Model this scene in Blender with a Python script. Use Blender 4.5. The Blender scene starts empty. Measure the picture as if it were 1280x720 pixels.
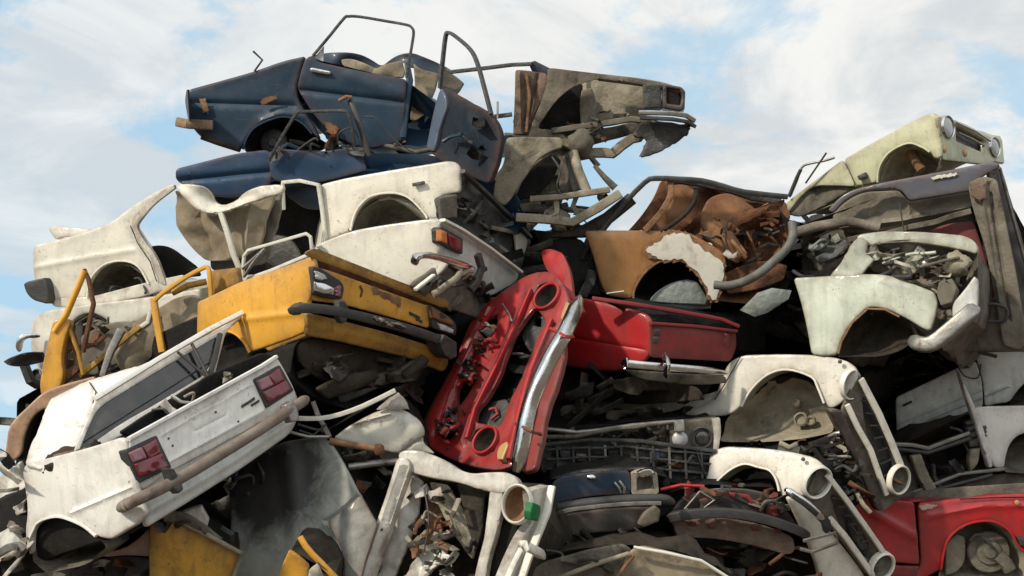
import bpy, math, random
import numpy as np
from mathutils import Vector, noise
from mathutils.geometry import delaunay_2d_cdt

C = bpy.context.scene.collection
scene = bpy.context.scene
rad = math.radians

# ------------------------------------------------------------------ camera
LENS, PITCH, CAMZ = 47.0, 12.0, 1.6
F = 1280 * LENS / 36.0
cam_d = bpy.data.cameras.new('camera')
cam = bpy.data.objects.new('camera', cam_d)
C.objects.link(cam)
cam.location = (0, 0, CAMZ)
cam.rotation_euler = (rad(90 + PITCH), 0, 0)
cam_d.lens = LENS
cam_d.sensor_width = 36
cam_d.clip_end = 5000
scene.camera = cam
CO = np.array([0, 0, CAMZ])
FW = np.array([0, math.cos(rad(PITCH)), math.sin(rad(PITCH))])
UP = np.array([0, -math.sin(rad(PITCH)), math.cos(rad(PITCH))])
RT = np.array([1.0, 0, 0])


def ray(x, y):
    x = np.asarray(x, float); y = np.asarray(y, float)
    return FW + ((x - 640) / F)[..., None] * RT + ((360 - y) / F)[..., None] * UP


def W(x, y, d):
    return CO + ray(x, y) * d


class PL:
    """a flat reference plane of a wreck, through three points of the place"""
    def __init__(s, a, b, c):
        A, B, D = (W(*p) for p in (a, b, c))
        n = np.cross(B - A, D - A); n /= np.linalg.norm(n)
        if n @ (CO - A) < 0: n = -n
        s.n, s.o = n, A

    def depth(s, x, y):
        return ((s.o - CO) @ s.n) / (ray(x, y) @ s.n)

    def hit(s, x, y, off=0.0):
        r = ray(x, y)
        t = (((s.o - CO) @ s.n) + np.asarray(off)) / (r @ s.n)      # the plane moved by off towards the viewer
        return CO + r * t[..., None]

    def back(s, m):
        q = PL.__new__(PL); q.n = s.n; q.o = s.o - s.n * m
        return q


def flat(d, tx=0.0, ty=0.0, x0=640, y0=360):
    """plane at depth d at (x0,y0); tx, ty = metres of extra depth per 100 px to the right / downwards"""
    return PL((x0, y0, d), (x0 + 100, y0, d + tx), (x0, y0 + 100, d + ty))


def pts(s):
    out = []
    for t in s.split():
        v = [float(q) for q in t.split(',')]
        out.append((v[0], v[1], v[2] if len(v) > 2 else 0.0))
    return out


# ------------------------------------------------------------------ materials
def S(r, g, b):
    f = lambda c: (c / 255 / 12.92) if c / 255 <= 0.04045 else ((c / 255 + 0.055) / 1.055) ** 2.4
    return (f(r), f(g), f(b), 1)


def nodes(name):
    m = bpy.data.materials.new(name); m.use_nodes = True
    nt = m.node_tree
    b = nt.nodes['Principled BSDF']
    return m, nt, b


def noise_fac(nt, scale, lo, hi, detail=6, rough=0.6, seed=0.0, dist=0.0):
    tc = nt.nodes.new('ShaderNodeTexCoord')
    mp = nt.nodes.new('ShaderNodeMapping'); mp.inputs['Location'].default_value = (seed * 3.1, seed * 1.7, seed)
    nt.links.new(tc.outputs['Object'], mp.inputs['Vector'])
    n = nt.nodes.new('ShaderNodeTexNoise')
    n.inputs['Scale'].default_value = scale; n.inputs['Detail'].default_value = detail
    n.inputs['Roughness'].default_value = rough; n.inputs['Distortion'].default_value = dist
    nt.links.new(mp.outputs['Vector'], n.inputs['Vector'])
    r = nt.nodes.new('ShaderNodeMapRange')
    r.inputs['From Min'].default_value = lo; r.inputs['From Max'].default_value = hi
    nt.links.new(n.outputs['Fac'], r.inputs['Value'])
    return r.outputs['Result'], n


def mixc(nt, fac, a, b, mode='MIX'):
    m = nt.nodes.new('ShaderNodeMix'); m.data_type = 'RGBA'; m.blend_type = mode
    if isinstance(fac, float): m.inputs[0].default_value = fac
    else: nt.links.new(fac, m.inputs[0])
    for k, v in ((6, a), (7, b)):
        if isinstance(v, tuple): m.inputs[k].default_value = v
        else: nt.links.new(v, m.inputs[k])
    return m.outputs[2]


def math_n(nt, op, a, b=None, clamp=False):
    m = nt.nodes.new('ShaderNodeMath'); m.operation = op; m.use_clamp = clamp
    for k, v in ((0, a), (1, b)):
        if v is None: continue
        if isinstance(v, (int, float)): m.inputs[k].default_value = v
        else: nt.links.new(v, m.inputs[k])
    return m.outputs[0]


_seed = [0]


def paint(name, col, rough=0.38, dirt=0.5, rust=0.35, coat=0.35, dirtcol=(0.085, 0.07, 0.05, 1),
          rustcol=(0.11, 0.045, 0.02, 1), metal=0.0, spec=0.5, bump=0.11):
    """aged body paint: dust film, splashes, scratches, rust and dirt along broken edges"""
    _seed[0] += 1; sd = _seed[0] * 2.37
    m, nt, b = nodes(name)
    tone, _ = noise_fac(nt, 1.6, 0.25, 0.75, 4, 0.5, sd)
    base = mixc(nt, tone, tuple(c * 0.86 for c in col[:3]) + (1,), tuple(min(1, c * 1.06) for c in col[:3]) + (1,))
    # broad dust
    d1, _ = noise_fac(nt, 3.4, 0.47, 0.70, 12, 0.74, sd + 5, 0.8)
    d1 = math_n(nt, 'MULTIPLY', d1, min(1.0, dirt * 1.2))
    base = mixc(nt, d1, base, dirtcol)
    # streaks running down
    tc = nt.nodes.new('ShaderNodeTexCoord'); mp = nt.nodes.new('ShaderNodeMapping')
    mp.inputs['Scale'].default_value = (14, 14, 1.1); mp.inputs['Location'].default_value = (sd, sd, sd)
    nt.links.new(tc.outputs['Object'], mp.inputs['Vector'])
    n2 = nt.nodes.new('ShaderNodeTexNoise'); n2.inputs['Scale'].default_value = 1.5; n2.inputs['Detail'].default_value = 5
    nt.links.new(mp.outputs['Vector'], n2.inputs['Vector'])
    r2 = nt.nodes.new('ShaderNodeMapRange'); r2.inputs['From Min'].default_value = 0.52; r2.inputs['From Max'].default_value = 0.72
    nt.links.new(n2.outputs['Fac'], r2.inputs['Value'])
    base = mixc(nt, math_n(nt, 'MULTIPLY', r2.outputs['Result'], min(1.0, dirt * 0.7)), base, dirtcol)
    # speckle / chips
    s1, _ = noise_fac(nt, 42, 0.62, 0.67, 4, 0.55, sd + 9)
    s2, _ = noise_fac(nt, 4, 0.44, 0.62, 4, 0.6, sd + 11)
    sp = math_n(nt, 'MULTIPLY', math_n(nt, 'MULTIPLY', s1, s2), 0.35 + 0.5 * rust)
    base = mixc(nt, sp, base, rustcol)
    # worn edges (own attribute: distance from the cut edge of the sheet)
    at = nt.nodes.new('ShaderNodeAttribute'); at.attribute_name = 'edge'
    e1, _ = noise_fac(nt, 9, 0.3, 0.7, 8, 0.7, sd + 3)
    ef = math_n(nt, 'MULTIPLY', at.outputs['Fac'], e1)
    ef = math_n(nt, 'MULTIPLY', ef, 2.2 * rust, True)
    base = mixc(nt, ef, base, rustcol)
    # grimy film gathering towards the edges, and fine mottling
    e2, _ = noise_fac(nt, 5, 0.42, 0.66, 9, 0.72, sd + 31)
    ew = math_n(nt, 'MULTIPLY', math_n(nt, 'POWER', at.outputs['Fac'], 0.35), e2)
    base = mixc(nt, math_n(nt, 'MULTIPLY', ew, 0.75 * dirt, True), base, dirtcol)
    mt, _ = noise_fac(nt, 22, 0.3, 0.7, 9, 0.75, sd + 37)
    base = mixc(nt, math_n(nt, 'MULTIPLY', mt, 0.45 * dirt), base, tuple(0.5 * a + 0.5 * b_ for a, b_ in zip(col[:3], dirtcol[:3])) + (1,))
    sc, scn = noise_fac(nt, 30, 0.70, 0.74, 2, 0.5, sd + 41, 3.0)
    base = mixc(nt, math_n(nt, 'MULTIPLY', sc, 0.5), base, tuple(0.65 * c for c in col[:3]) + (1,))
    for q_, (rx, ry, rz) in enumerate(((0.4, 0.9, 0.3), (1.2, 0.2, 1.0))):
        tcs = nt.nodes.new('ShaderNodeTexCoord'); mps = nt.nodes.new('ShaderNodeMapping')
        mps.inputs['Rotation'].default_value = (rx, ry, rz); mps.inputs['Scale'].default_value = (2.2, 60, 60); mps.inputs['Location'].default_value = (sd, q_, sd)
        nt.links.new(tcs.outputs['Object'], mps.inputs['Vector'])
        ns = nt.nodes.new('ShaderNodeTexNoise'); ns.inputs['Scale'].default_value = 1.0; ns.inputs['Detail'].default_value = 2; ns.inputs['Distortion'].default_value = 0.15
        nt.links.new(mps.outputs['Vector'], ns.inputs['Vector'])
        rs = nt.nodes.new('ShaderNodeMapRange'); rs.inputs['From Min'].default_value = 0.69; rs.inputs['From Max'].default_value = 0.74
        nt.links.new(ns.outputs['Fac'], rs.inputs['Value'])
        base = mixc(nt, math_n(nt, 'MULTIPLY', rs.outputs['Result'], 0.6), base, tuple(0.45 * a + 0.55 * b_ for a, b_ in zip(col[:3], dirtcol[:3])) + (1,))
    # larger rust blotches
    rb, _ = noise_fac(nt, 4.6, 0.60, 0.69, 12, 0.76, sd + 17, 0.5)
    base = mixc(nt, math_n(nt, 'MULTIPLY', rb, rust, True), base, rustcol)
    nt.links.new(base, b.inputs['Base Color'])
    rr = math_n(nt, 'ADD', math_n(nt, 'MULTIPLY', math_n(nt, 'ADD', math_n(nt, 'ADD', d1, ef), tone), 0.22), rough, True)
    nt.links.new(rr, b.inputs['Roughness'])
    b.inputs['Coat Weight'].default_value = coat; b.inputs['Coat Roughness'].default_value = 0.16
    b.inputs['Metallic'].default_value = metal
    b.inputs['Specular IOR Level'].default_value = spec
    h1, _ = noise_fac(nt, 7, 0.2, 0.8, 4, 0.55, sd + 21)
    h2, _ = noise_fac(nt, 70, 0.2, 0.8, 3, 0.6, sd + 23)
    hh = math_n(nt, 'ADD', h1, math_n(nt, 'MULTIPLY', h2, 0.12))
    bp = nt.nodes.new('ShaderNodeBump'); bp.inputs['Strength'].default_value = bump; bp.inputs['Distance'].default_value = 0.02
    nt.links.new(hh, bp.inputs['Height']); nt.links.new(bp.outputs['Normal'], b.inputs['Normal'])
    return m


def raw(name, col, col2, rough=0.8, scale=8, metal=0.0, bump=0.5, lo=0.35, hi=0.65, spec=0.35, col3=None):
    """bare, dirty or dusty surface of two mixed tones"""
    _seed[0] += 1; sd = _seed[0] * 1.91
    m, nt, b = nodes(name)
    f, n = noise_fac(nt, scale, lo, hi, 9, 0.7, sd, 0.4)
    base = mixc(nt, f, tuple(col[:3]) + (1,), tuple(col2[:3]) + (1,))
    if col3:
        f3, _ = noise_fac(nt, scale * 0.6, 0.55, 0.68, 9, 0.75, sd + 7, 0.5)
        base = mixc(nt, f3, base, tuple(col3[:3]) + (1,))
    nt.links.new(base, b.inputs['Base Color'])
    b.inputs['Roughness'].default_value = rough; b.inputs['Metallic'].default_value = metal
    b.inputs['Specular IOR Level'].default_value = spec
    h, _ = noise_fac(nt, scale * 4, 0.2, 0.8, 6, 0.65, sd + 3)
    bp = nt.nodes.new('ShaderNodeBump'); bp.inputs['Strength'].default_value = bump; bp.inputs['Distance'].default_value = 0.015
    nt.links.new(h, bp.inputs['Height']); nt.links.new(bp.outputs['Normal'], b.inputs['Normal'])
    return m


def glassy(name, col, rough=0.12, coat=0.6):
    m, nt, b = nodes(name)
    _seed[0] += 1
    f, _ = noise_fac(nt, 10, 0.45, 0.75, 6, 0.6, _seed[0])
    nt.links.new(mixc(nt, math_n(nt, 'MULTIPLY', f, 0.55), tuple(col) + (1,), (0.1, 0.085, 0.065, 1)), b.inputs['Base Color'])
    nt.links.new(math_n(nt, 'ADD', math_n(nt, 'MULTIPLY', f, 0.4), rough), b.inputs['Roughness'])
    b.inputs['Coat Weight'].default_value = coat; b.inputs['Coat Roughness'].default_value = 0.08
    return m


M = dict(
    navy=paint('navy_paint', (0.009, 0.032, 0.060, 1), 0.40, 0.10, 0.3, 0.10, spec=0.3),
    navyk=paint('deep_navy_paint', (0.004, 0.012, 0.022, 1), 0.5, 0.08, 0.3, 0.0, spec=0.2),
    navy2=paint('dull_navy_paint', (0.011, 0.043, 0.095, 1), 0.38, 0.10, 0.25, 0.15, spec=0.3),
    blue=paint('door_blue_paint', (0.022, 0.075, 0.14, 1), 0.42, 0.4, 0.3, 0.3),
    cream=paint('cream_paint', (0.74, 0.70, 0.59, 1), 0.34, 0.19, 0.35, 0.4),
    cream2=paint('grey_cream_paint', (0.68, 0.655, 0.56, 1), 0.36, 0.23, 0.4, 0.4),
    white=paint('white_paint', (0.78, 0.76, 0.70, 1), 0.32, 0.21, 0.35, 0.4),
    white2=paint('dirty_white_paint', (0.68, 0.66, 0.58, 1), 0.40, 0.5, 0.42, 0.2),
    offw=paint('off_white_paint', (0.75, 0.71, 0.61, 1), 0.34, 0.22, 0.4, 0.4),
    yellow=paint('ochre_yellow_paint', (0.70, 0.345, 0.026, 1), 0.38, 0.3, 0.4, 0.4, dirtcol=(0.16, 0.085, 0.03, 1)),
    yellowd=paint('grimy_yellow_paint', (0.50, 0.26, 0.025, 1), 0.5, 0.8, 0.6, 0.2, dirtcol=(0.08, 0.05, 0.02, 1)),
    red=paint('red_paint', (0.42, 0.008, 0.012, 1), 0.36, 0.5, 0.35, 0.4, dirtcol=(0.07, 0.02, 0.015, 1), rustcol=(0.08, 0.02, 0.012, 1)),
    redf=paint('scuffed_red_paint', (0.40, 0.008, 0.012, 1), 0.34, 0.75, 0.6, 0.4, dirtcol=(0.07, 0.02, 0.015, 1), rustcol=(0.05, 0.015, 0.01, 1), bump=0.2),
    redd=paint('dull_red_paint', (0.24, 0.010, 0.014, 1), 0.5, 0.75, 0.5, 0.2, dirtcol=(0.05, 0.02, 0.015, 1)),
    orange=paint('orange_brown_paint', (0.40, 0.185, 0.050, 1), 0.42, 0.5, 0.5, 0.3, dirtcol=(0.16, 0.08, 0.03, 1)),
    orange2=paint('rusty_orange_paint', (0.33, 0.155, 0.055, 1), 0.55, 0.8, 0.9, 0.1, dirtcol=(0.12, 0.06, 0.03, 1)),
    peach=paint('peach_paint', (0.60, 0.36, 0.22, 1), 0.4, 0.4, 0.3, 0.3),
    pink=paint('pale_pink_paint', (0.62, 0.42, 0.33, 1), 0.45, 0.3, 0.3, 0.2),
    lime=paint('pale_lime_paint', (0.53, 0.53, 0.34, 1), 0.36, 0.35, 0.35, 0.4),
    mint=paint('pale_mint_paint', (0.50, 0.54, 0.43, 1), 0.38, 0.42, 0.45, 0.35),
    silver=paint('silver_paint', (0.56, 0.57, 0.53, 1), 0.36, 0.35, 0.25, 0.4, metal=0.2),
    slate=paint('slate_paint', (0.075, 0.085, 0.115, 1), 0.33, 0.4, 0.4, 0.45),
    greyp=paint('grey_sheet_paint', (0.24, 0.24, 0.21, 1), 0.5, 0.6, 0.4, 0.15, dirtcol=(0.02, 0.019, 0.017, 1)),
    greenm=raw('grey_green_sheet', (0.26, 0.29, 0.26), (0.13, 0.14, 0.12), 0.5, 6),
    primer=raw('bare_primer', (0.56, 0.53, 0.45), (0.33, 0.25, 0.17), 0.6, 7, lo=0.5, hi=0.72, bump=0.15),
    dust=raw('dusty_underseal', (0.33, 0.29, 0.215), (0.165, 0.142, 0.10), 0.85, 5, col3=(0.045, 0.036, 0.026)),
    dustd=raw('dark_dusty_underseal', (0.17, 0.15, 0.115), (0.07, 0.06, 0.046), 0.85, 6, col3=(0.025, 0.02, 0.015)),
    grime=raw('black_grime_shade', (0.017, 0.015, 0.013), (0.006, 0.006, 0.005), 0.85, 7, spec=0.2),  # underbody dirt, kept near-black so its tone also paints the shade in deep gaps
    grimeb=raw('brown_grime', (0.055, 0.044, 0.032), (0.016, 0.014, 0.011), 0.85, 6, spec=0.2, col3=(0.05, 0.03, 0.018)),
    rust=raw('rust', (0.17, 0.07, 0.028), (0.07, 0.032, 0.018), 0.85, 11, col3=(0.03, 0.018, 0.012)),
    rustl=raw('light_rust', (0.28, 0.16, 0.085), (0.14, 0.065, 0.03), 0.8, 9),
    brownm=raw('brown_primer_metal', (0.20, 0.135, 0.095), (0.095, 0.065, 0.047), 0.75, 7, col3=(0.035, 0.025, 0.02)),
    dustm=raw('grey_brown_underseal', (0.205, 0.178, 0.135), (0.095, 0.08, 0.06), 0.8, 5, col3=(0.035, 0.028, 0.02)),
    cloth=raw('beige_headlining', (0.29, 0.24, 0.165), (0.17, 0.135, 0.09), 0.9, 4, bump=0.25, col3=(0.09, 0.07, 0.05)),
    clothd=raw('grey_headlining', (0.17, 0.15, 0.115), (0.085, 0.072, 0.056), 0.9, 5, bump=0.25),
    black=raw('black_rubber', (0.020, 0.020, 0.021), (0.045, 0.042, 0.038), 0.55, 6, spec=0.5, bump=0.2),
    blackp=paint('black_paint', (0.012, 0.014, 0.016, 1), 0.36, 0.5, 0.3, 0.4),
    dkgrey=raw('dark_grey_metal', (0.075, 0.073, 0.068), (0.030, 0.029, 0.027), 0.5, 7, metal=0.3, spec=0.5),
    steel=raw('dull_steel', (0.36, 0.35, 0.33), (0.18, 0.165, 0.14), 0.42, 8, metal=0.75, bump=0.15, col3=(0.09, 0.065, 0.045)),
    chrome=raw('tarnished_chrome', (0.70, 0.70, 0.70), (0.50, 0.49, 0.47), 0.16, 6, metal=1.0, bump=0.06),
    brownb=raw('weathered_brown_bumper', (0.115, 0.075, 0.056), (0.22, 0.185, 0.15), 0.6, 5, bump=0.25, col3=(0.06, 0.045, 0.036)),
    woodb=raw('faded_bumper', (0.30, 0.20, 0.11), (0.13, 0.09, 0.06), 0.7, 7),
    hose=raw('grey_hose', (0.15, 0.145, 0.13), (0.075, 0.07, 0.06), 0.6, 9, bump=0.25),
    glassk=glassy('dark_glass', (0.012, 0.014, 0.017), 0.09),
    tail=glassy('red_lens', (0.16, 0.004, 0.014), 0.12),
    tailp=glassy('pale_red_lens', (0.26, 0.10, 0.12), 0.12),
    amber=glassy('amber_lens', (0.52, 0.16, 0.03), 0.2),
    ambers=glassy('faded_amber_lens', (0.42, 0.25, 0.09), 0.35),
    clear=glassy('clear_lens', (0.42, 0.42, 0.40), 0.1),
    green=raw('green_plastic', (0.012, 0.16, 0.05), (0.01, 0.09, 0.03), 0.5, 8),
    soil=raw('trampled_soil', (0.16, 0.125, 0.09), (0.09, 0.07, 0.05), 0.95, 1.5),
)
SKYK = 0.1
CL1 = (3.1, 0.4, 0)
CLO, CHI = 0.40, 0.53
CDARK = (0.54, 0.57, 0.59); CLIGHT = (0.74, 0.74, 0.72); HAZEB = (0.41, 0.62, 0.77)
SUN_E = 3.1; SUN_ANG = 3.0

EXPO = 0.32

# ------------------------------------------------------------------ things and meshes
GROUP = 'crushed cars in the scrap pile'


def thing(name, label, cat, x, y, d, group=GROUP):
    o = bpy.data.objects.new(name, None)
    C.objects.link(o)
    o.empty_display_size = 0.1
    o.location = W(x, y, d)
    o['label'] = label; o['category'] = cat
    if group: o['group'] = group
    return o


def link(par, name, mat, V, Fc, edge=None, label=None, angle=38, loose=None):
    """link a mesh (world coordinates) as a part of par; loose=(label, category) makes it a thing"""
    V = np.asarray(V, float)
    if par is not None:
        org = np.array(root_loc(par))
    else:
        org = V.mean(0)
        org[2] = V[:, 2].min()
    me = bpy.data.meshes.new(name)
    me.from_pydata((V - org).tolist(), [], [list(map(int, f)) for f in Fc])
    me.update()
    me.polygons.foreach_set('use_smooth', [True] * len(me.polygons))
    try: me.set_sharp_from_angle(angle=rad(angle))
    except Exception: pass
    if edge is not None:
        a = me.attributes.new('edge', 'FLOAT', 'POINT')
        a.data.foreach_set('value', np.asarray(edge, np.float32))
    me.materials.append(M[mat] if isinstance(mat, str) else mat)
    o = bpy.data.objects.new(name, me)
    C.objects.link(o)
    if par is not None: o.parent = par
    else: o.location = org
    if label: o['label'] = label
    if loose: o['label'], o['category'] = loose
    return o


def root_loc(o):
    v = Vector((0, 0, 0))
    while o is not None:
        v += o.location; o = o.parent
    return v


def chaikin(P, it=2, cut=5.0):
    """round the corners of an outline: gentle bends become smooth curves, sharp corners stay tight"""
    P = np.asarray(P, float)
    diag = np.hypot(*(P.max(0) - P.min(0))[:2])
    c_sharp = min(cut * 0.6, diag * 0.022)
    for k in range(it):
        Q = []
        n = len(P)
        for i in range(n):
            a, b, c = P[i - 1], P[i], P[(i + 1) % n]
            u, v = b - a, c - b
            Lu, Lv = max(np.hypot(*u[:2]), 1e-6), max(np.hypot(*v[:2]), 1e-6)
            cs = (u[0] * v[0] + u[1] * v[1]) / (Lu * Lv)
            lim = 10.0 if cs > 0.74 else c_sharp
            q = min(0.26 * min(Lu, Lv), lim)
            Q += [b - u * (q / Lu), b + v * (q / Lv)]
        P = np.array(Q); c_sharp *= 0.45
    return P


def resample(P, step):
    P = np.asarray(P, float); out = []
    n = len(P)
    for i in range(n):
        a, b = P[i], P[(i + 1) % n]
        L = np.hypot(*(b - a)[:2]); k = max(1, int(round(L / step)))
        for j in range(k): out.append(a + (b - a) * j / k)
    out = np.array(out)
    keep = [0]
    for i in range(1, len(out)):
        if np.hypot(*(out[i] - out[keep[-1]])[:2]) > 0.35: keep.append(i)
    return out[keep]


def inside(x, y, poly):
    r = np.zeros(x.shape, bool)
    n = len(poly)
    for i in range(n):
        x1, y1 = poly[i][:2]; x2, y2 = poly[(i + 1) % n][:2]
        if y1 == y2: continue
        c = ((y1 > y) != (y2 > y)) & (x < (x2 - x1) * (y - y1) / (y2 - y1) + x1)
        r ^= c
    return r


def seg_dist(x, y, poly, closed=True):
    d = np.full(x.shape, 1e9)
    n = len(poly)
    for i in range(n if closed else n - 1):
        x1, y1 = poly[i][:2]; x2, y2 = poly[(i + 1) % n][:2]
        dx, dy = x2 - x1, y2 - y1
        L2 = dx * dx + dy * dy + 1e-9
        t = np.clip(((x - x1) * dx + (y - y1) * dy) / L2, 0, 1)
        d = np.minimum(d, np.hypot(x - x1 - t * dx, y - y1 - t * dy))
    return d


def fbm(P, freq, seed):
    o = Vector((seed * 7.3, seed * 3.9, seed * 5.1))
    return np.array([noise.fractal(Vector(p) * freq + o, 0.8, 2.0, 3) for p in P])


def folds(P, freq, seed, n=3):
    """sharp pressed folds: warped triangle waves"""
    rng = random.Random(seed)
    out = np.zeros(len(P))
    wx = fbm(P, 1.6, seed + 1)
    for k in range(n):
        v = np.array([rng.uniform(-1, 1) for _ in range(3)]); v /= np.linalg.norm(v)
        q = P @ v * freq * rng.uniform(0.6, 1.4) + wx * 0.9 + rng.random()
        out += np.abs(q - np.floor(q + 0.5)) * 2 / n
    return out - 0.5


_ps = [0]


def panel(par, name, mat, pl, outline, holes=(), r=0.05, k=0.028, dent=0.006, df=2.2, fold=0.0, ff=2.5, th=0.012,
          g=5.0, off=0.0, bulge=0.0, crease=(), torn=0.0, cut=5.0, label=None, loose=None, smooth=2, angle=38, bend=None):
    """a pressed sheet: outline on plane pl, rolled edges, dents, folds, creases and a real thickness"""
    _ps[0] += 1; sd = _ps[0]
    rng = random.Random(sd * 13)
    if r > 0.011: r *= 0.42; k *= 0.42
    dent *= 0.5; bulge *= 0.4; df *= 0.7
    loops = []
    for i, s in enumerate((outline,) + tuple(holes)):
        P = np.array(pts(s) if isinstance(s, str) else s, float)
        if P.shape[1] == 2: P = np.c_[P, np.zeros(len(P))]
        if smooth: P = chaikin(P, smooth, cut)
        P = resample(P, g)
        if torn:
            for q in P:
                q[0] += rng.uniform(-torn, torn); q[1] += rng.uniform(-torn, torn)
        loops.append(P)
    O = loops[0]
    xs = np.arange(O[:, 0].min(), O[:, 0].max(), g); ys = np.arange(O[:, 1].min(), O[:, 1].max(), g * 0.87)
    GX, GY = np.meshgrid(xs, ys)
    GX = GX + (np.arange(len(ys)) % 2)[:, None] * g / 2
    GX = GX.ravel() + np.array([rng.uniform(-.18, .18) for _ in range(GX.size)]) * g
    GY = GY.ravel() + np.array([rng.uniform(-.18, .18) for _ in range(GY.size)]) * g
    ok = inside(GX, GY, O)
    for h in loops[1:]: ok &= ~inside(GX, GY, h)
    GX, GY = GX[ok], GY[ok]
    if len(GX):
        dd = np.min([seg_dist(GX, GY, l) for l in loops], 0)
        ok = dd > g * 0.55; GX, GY = GX[ok], GY[ok]
    # rows of points that follow the rolled edge, so that it stays clean
    dref = abs(float(pl.depth(np.array(O[:, 0].mean()), np.array(O[:, 1].mean()))))
    dg = np.hypot(np.ptp(O[:, 0]), np.ptp(O[:, 1])) * dref / F
    if r > 0.07 * dg: k *= 0.07 * dg / r; r = 0.07 * dg
    rp = r * F / dref
    RX, RY = [], []
    if rp > 1.2 and k > 0:
        if len(GX):
            keep = np.min([seg_dist(GX, GY, l) for l in loops], 0) > rp * 1.25
            GX, GY = GX[keep], GY[keep]
        for fr in (0.18, 0.5, 1.0):
            for l in loops:
                nx = np.roll(l, -1, 0)[:, :2] - np.roll(l, 1, 0)[:, :2]
                nn = np.c_[-nx[:, 1], nx[:, 0]] / (np.hypot(nx[:, 0], nx[:, 1])[:, None] + 1e-9)
                for sg in (1, -1):
                    qx = l[:, 0] + sg * nn[:, 0] * rp * fr; qy = l[:, 1] + sg * nn[:, 1] * rp * fr
                    okk = inside(qx, qy, O)
                    for h in loops[1:]: okk &= ~inside(qx, qy, h)
                    okk &= np.min([seg_dist(qx, qy, m) for m in loops], 0) > rp * fr * 0.9
                    RX += qx[okk].tolist(); RY += qy[okk].tolist()
    for c in crease:
        cp = np.array([q[:2] for q in pts(c[0])]); wp = c[2] * F / dref
        if len(GX):
            keep = seg_dist(GX, GY, cp, False) > wp * 1.7; GX, GY = GX[keep], GY[keep]
        for i in range(len(cp) - 1):
            u = cp[i + 1] - cp[i]; L = np.hypot(*u); m = max(2, int(L / g)); nn = np.array([-u[1], u[0]]) / (L + 1e-9)
            tt, qq = np.meshgrid((np.arange(m) + 0.5) / m, [-1.5, -0.75, 0, 0.75, 1.5])
            qx = cp[i][0] + u[0] * tt.ravel() + nn[0] * qq.ravel() * wp; qy = cp[i][1] + u[1] * tt.ravel() + nn[1] * qq.ravel() * wp
            okk = inside(qx, qy, O) & (np.min([seg_dist(qx, qy, l) for l in loops], 0) > max(rp * 1.1, 1.0))
            RX += qx[okk].tolist(); RY += qy[okk].tolist()
    GX = np.r_[GX, RX]; GY = np.r_[GY, RY]
    verts = []; edges = []
    for l in loops:
        b = len(verts)
        verts += [(p[0], p[1]) for p in l]
        edges += [(b + i, b + (i + 1) % len(l)) for i in range(len(l))]
    verts += list(zip(GX.tolist(), GY.tolist()))
    res = delaunay_2d_cdt([Vector(v) for v in verts], edges, [], 0, 1e-4)
    V2 = np.array([tuple(v) for v in res[0]]); T = np.array([f for f in res[2] if len(f) == 3])
    cen = V2[T].mean(1)
    ok = inside(cen[:, 0], cen[:, 1], O)
    for h in loops[1:]: ok &= ~inside(cen[:, 0], cen[:, 1], h)
    T = T[ok]
    used = np.unique(T); mp = -np.ones(len(V2), int); mp[used] = np.arange(len(used)); V2 = V2[used]; T = mp[T]
    X, Y = V2[:, 0], V2[:, 1]
    dep = pl.depth(X, Y)
    dpx = np.min([seg_dist(X, Y, l) for l in loops], 0)
    dm = dpx * np.abs(dep) / F
    t = np.clip(dm / max(r, 1e-5), 0, 1)
    po = np.full(len(X), float(off))
    o = -k * (1 - np.sqrt(np.clip(1 - (1 - t) ** 2, 0, 1)))
    o = o + bulge * (1 - np.exp(-(dm / 0.16)))
    if np.any(np.abs(O[:, 2]) > 1e-6):
        num = np.zeros(len(X)); den = np.zeros(len(X))
        for l in loops:
            for p in l[:: max(1, len(l) // 90)]:
                w = 1 / ((X - p[0]) ** 2 + (Y - p[1]) ** 2 + 6.0) ** 1.6
                num += w * p[2]; den += w
        po = po + num / den
    for c in crease:
        cp = pts(c[0]); dc = seg_dist(X, Y, cp, False) * np.abs(dep) / F
        o = o + c[1] * np.exp(-(dc / c[2]) ** 2)
    if bend: o = o + bend(X, Y)
    P = pl.hit(X, Y, po)
    fade = np.clip(dm / 0.05, 0.25, 1)
    if dent: o = o + dent * fbm(P, df, sd) * 2 * fade
    if fold: o = o + fold * folds(P, ff, sd)
    P = P + o[:, None] * pl.n
    # orientation
    a, b, c = P[T[:, 0]], P[T[:, 1]], P[T[:, 2]]
    fl = (np.cross(b - a, c - a) @ pl.n) < 0
    T[fl] = T[fl][:, ::-1]
    n = len(P)
    cnt = {}
    for tri in T:
        for i in range(3):
            e = (tri[i], tri[(i + 1) % 3]); cnt[e] = cnt.get(e, 0) + 1
    bnd = [e for e in cnt if (e[1], e[0]) not in cnt]
    Vb = P - pl.n * th
    faces = [tuple(f) for f in T] + [tuple(f[::-1] + n) for f in T] + [(e[1], e[0], e[0] + n, e[1] + n) for e in bnd]
    ed = np.exp(-dm / 0.03)
    return link(par, name, mat, np.r_[P, Vb], faces, np.r_[ed, ed], label, angle, loose)


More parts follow.
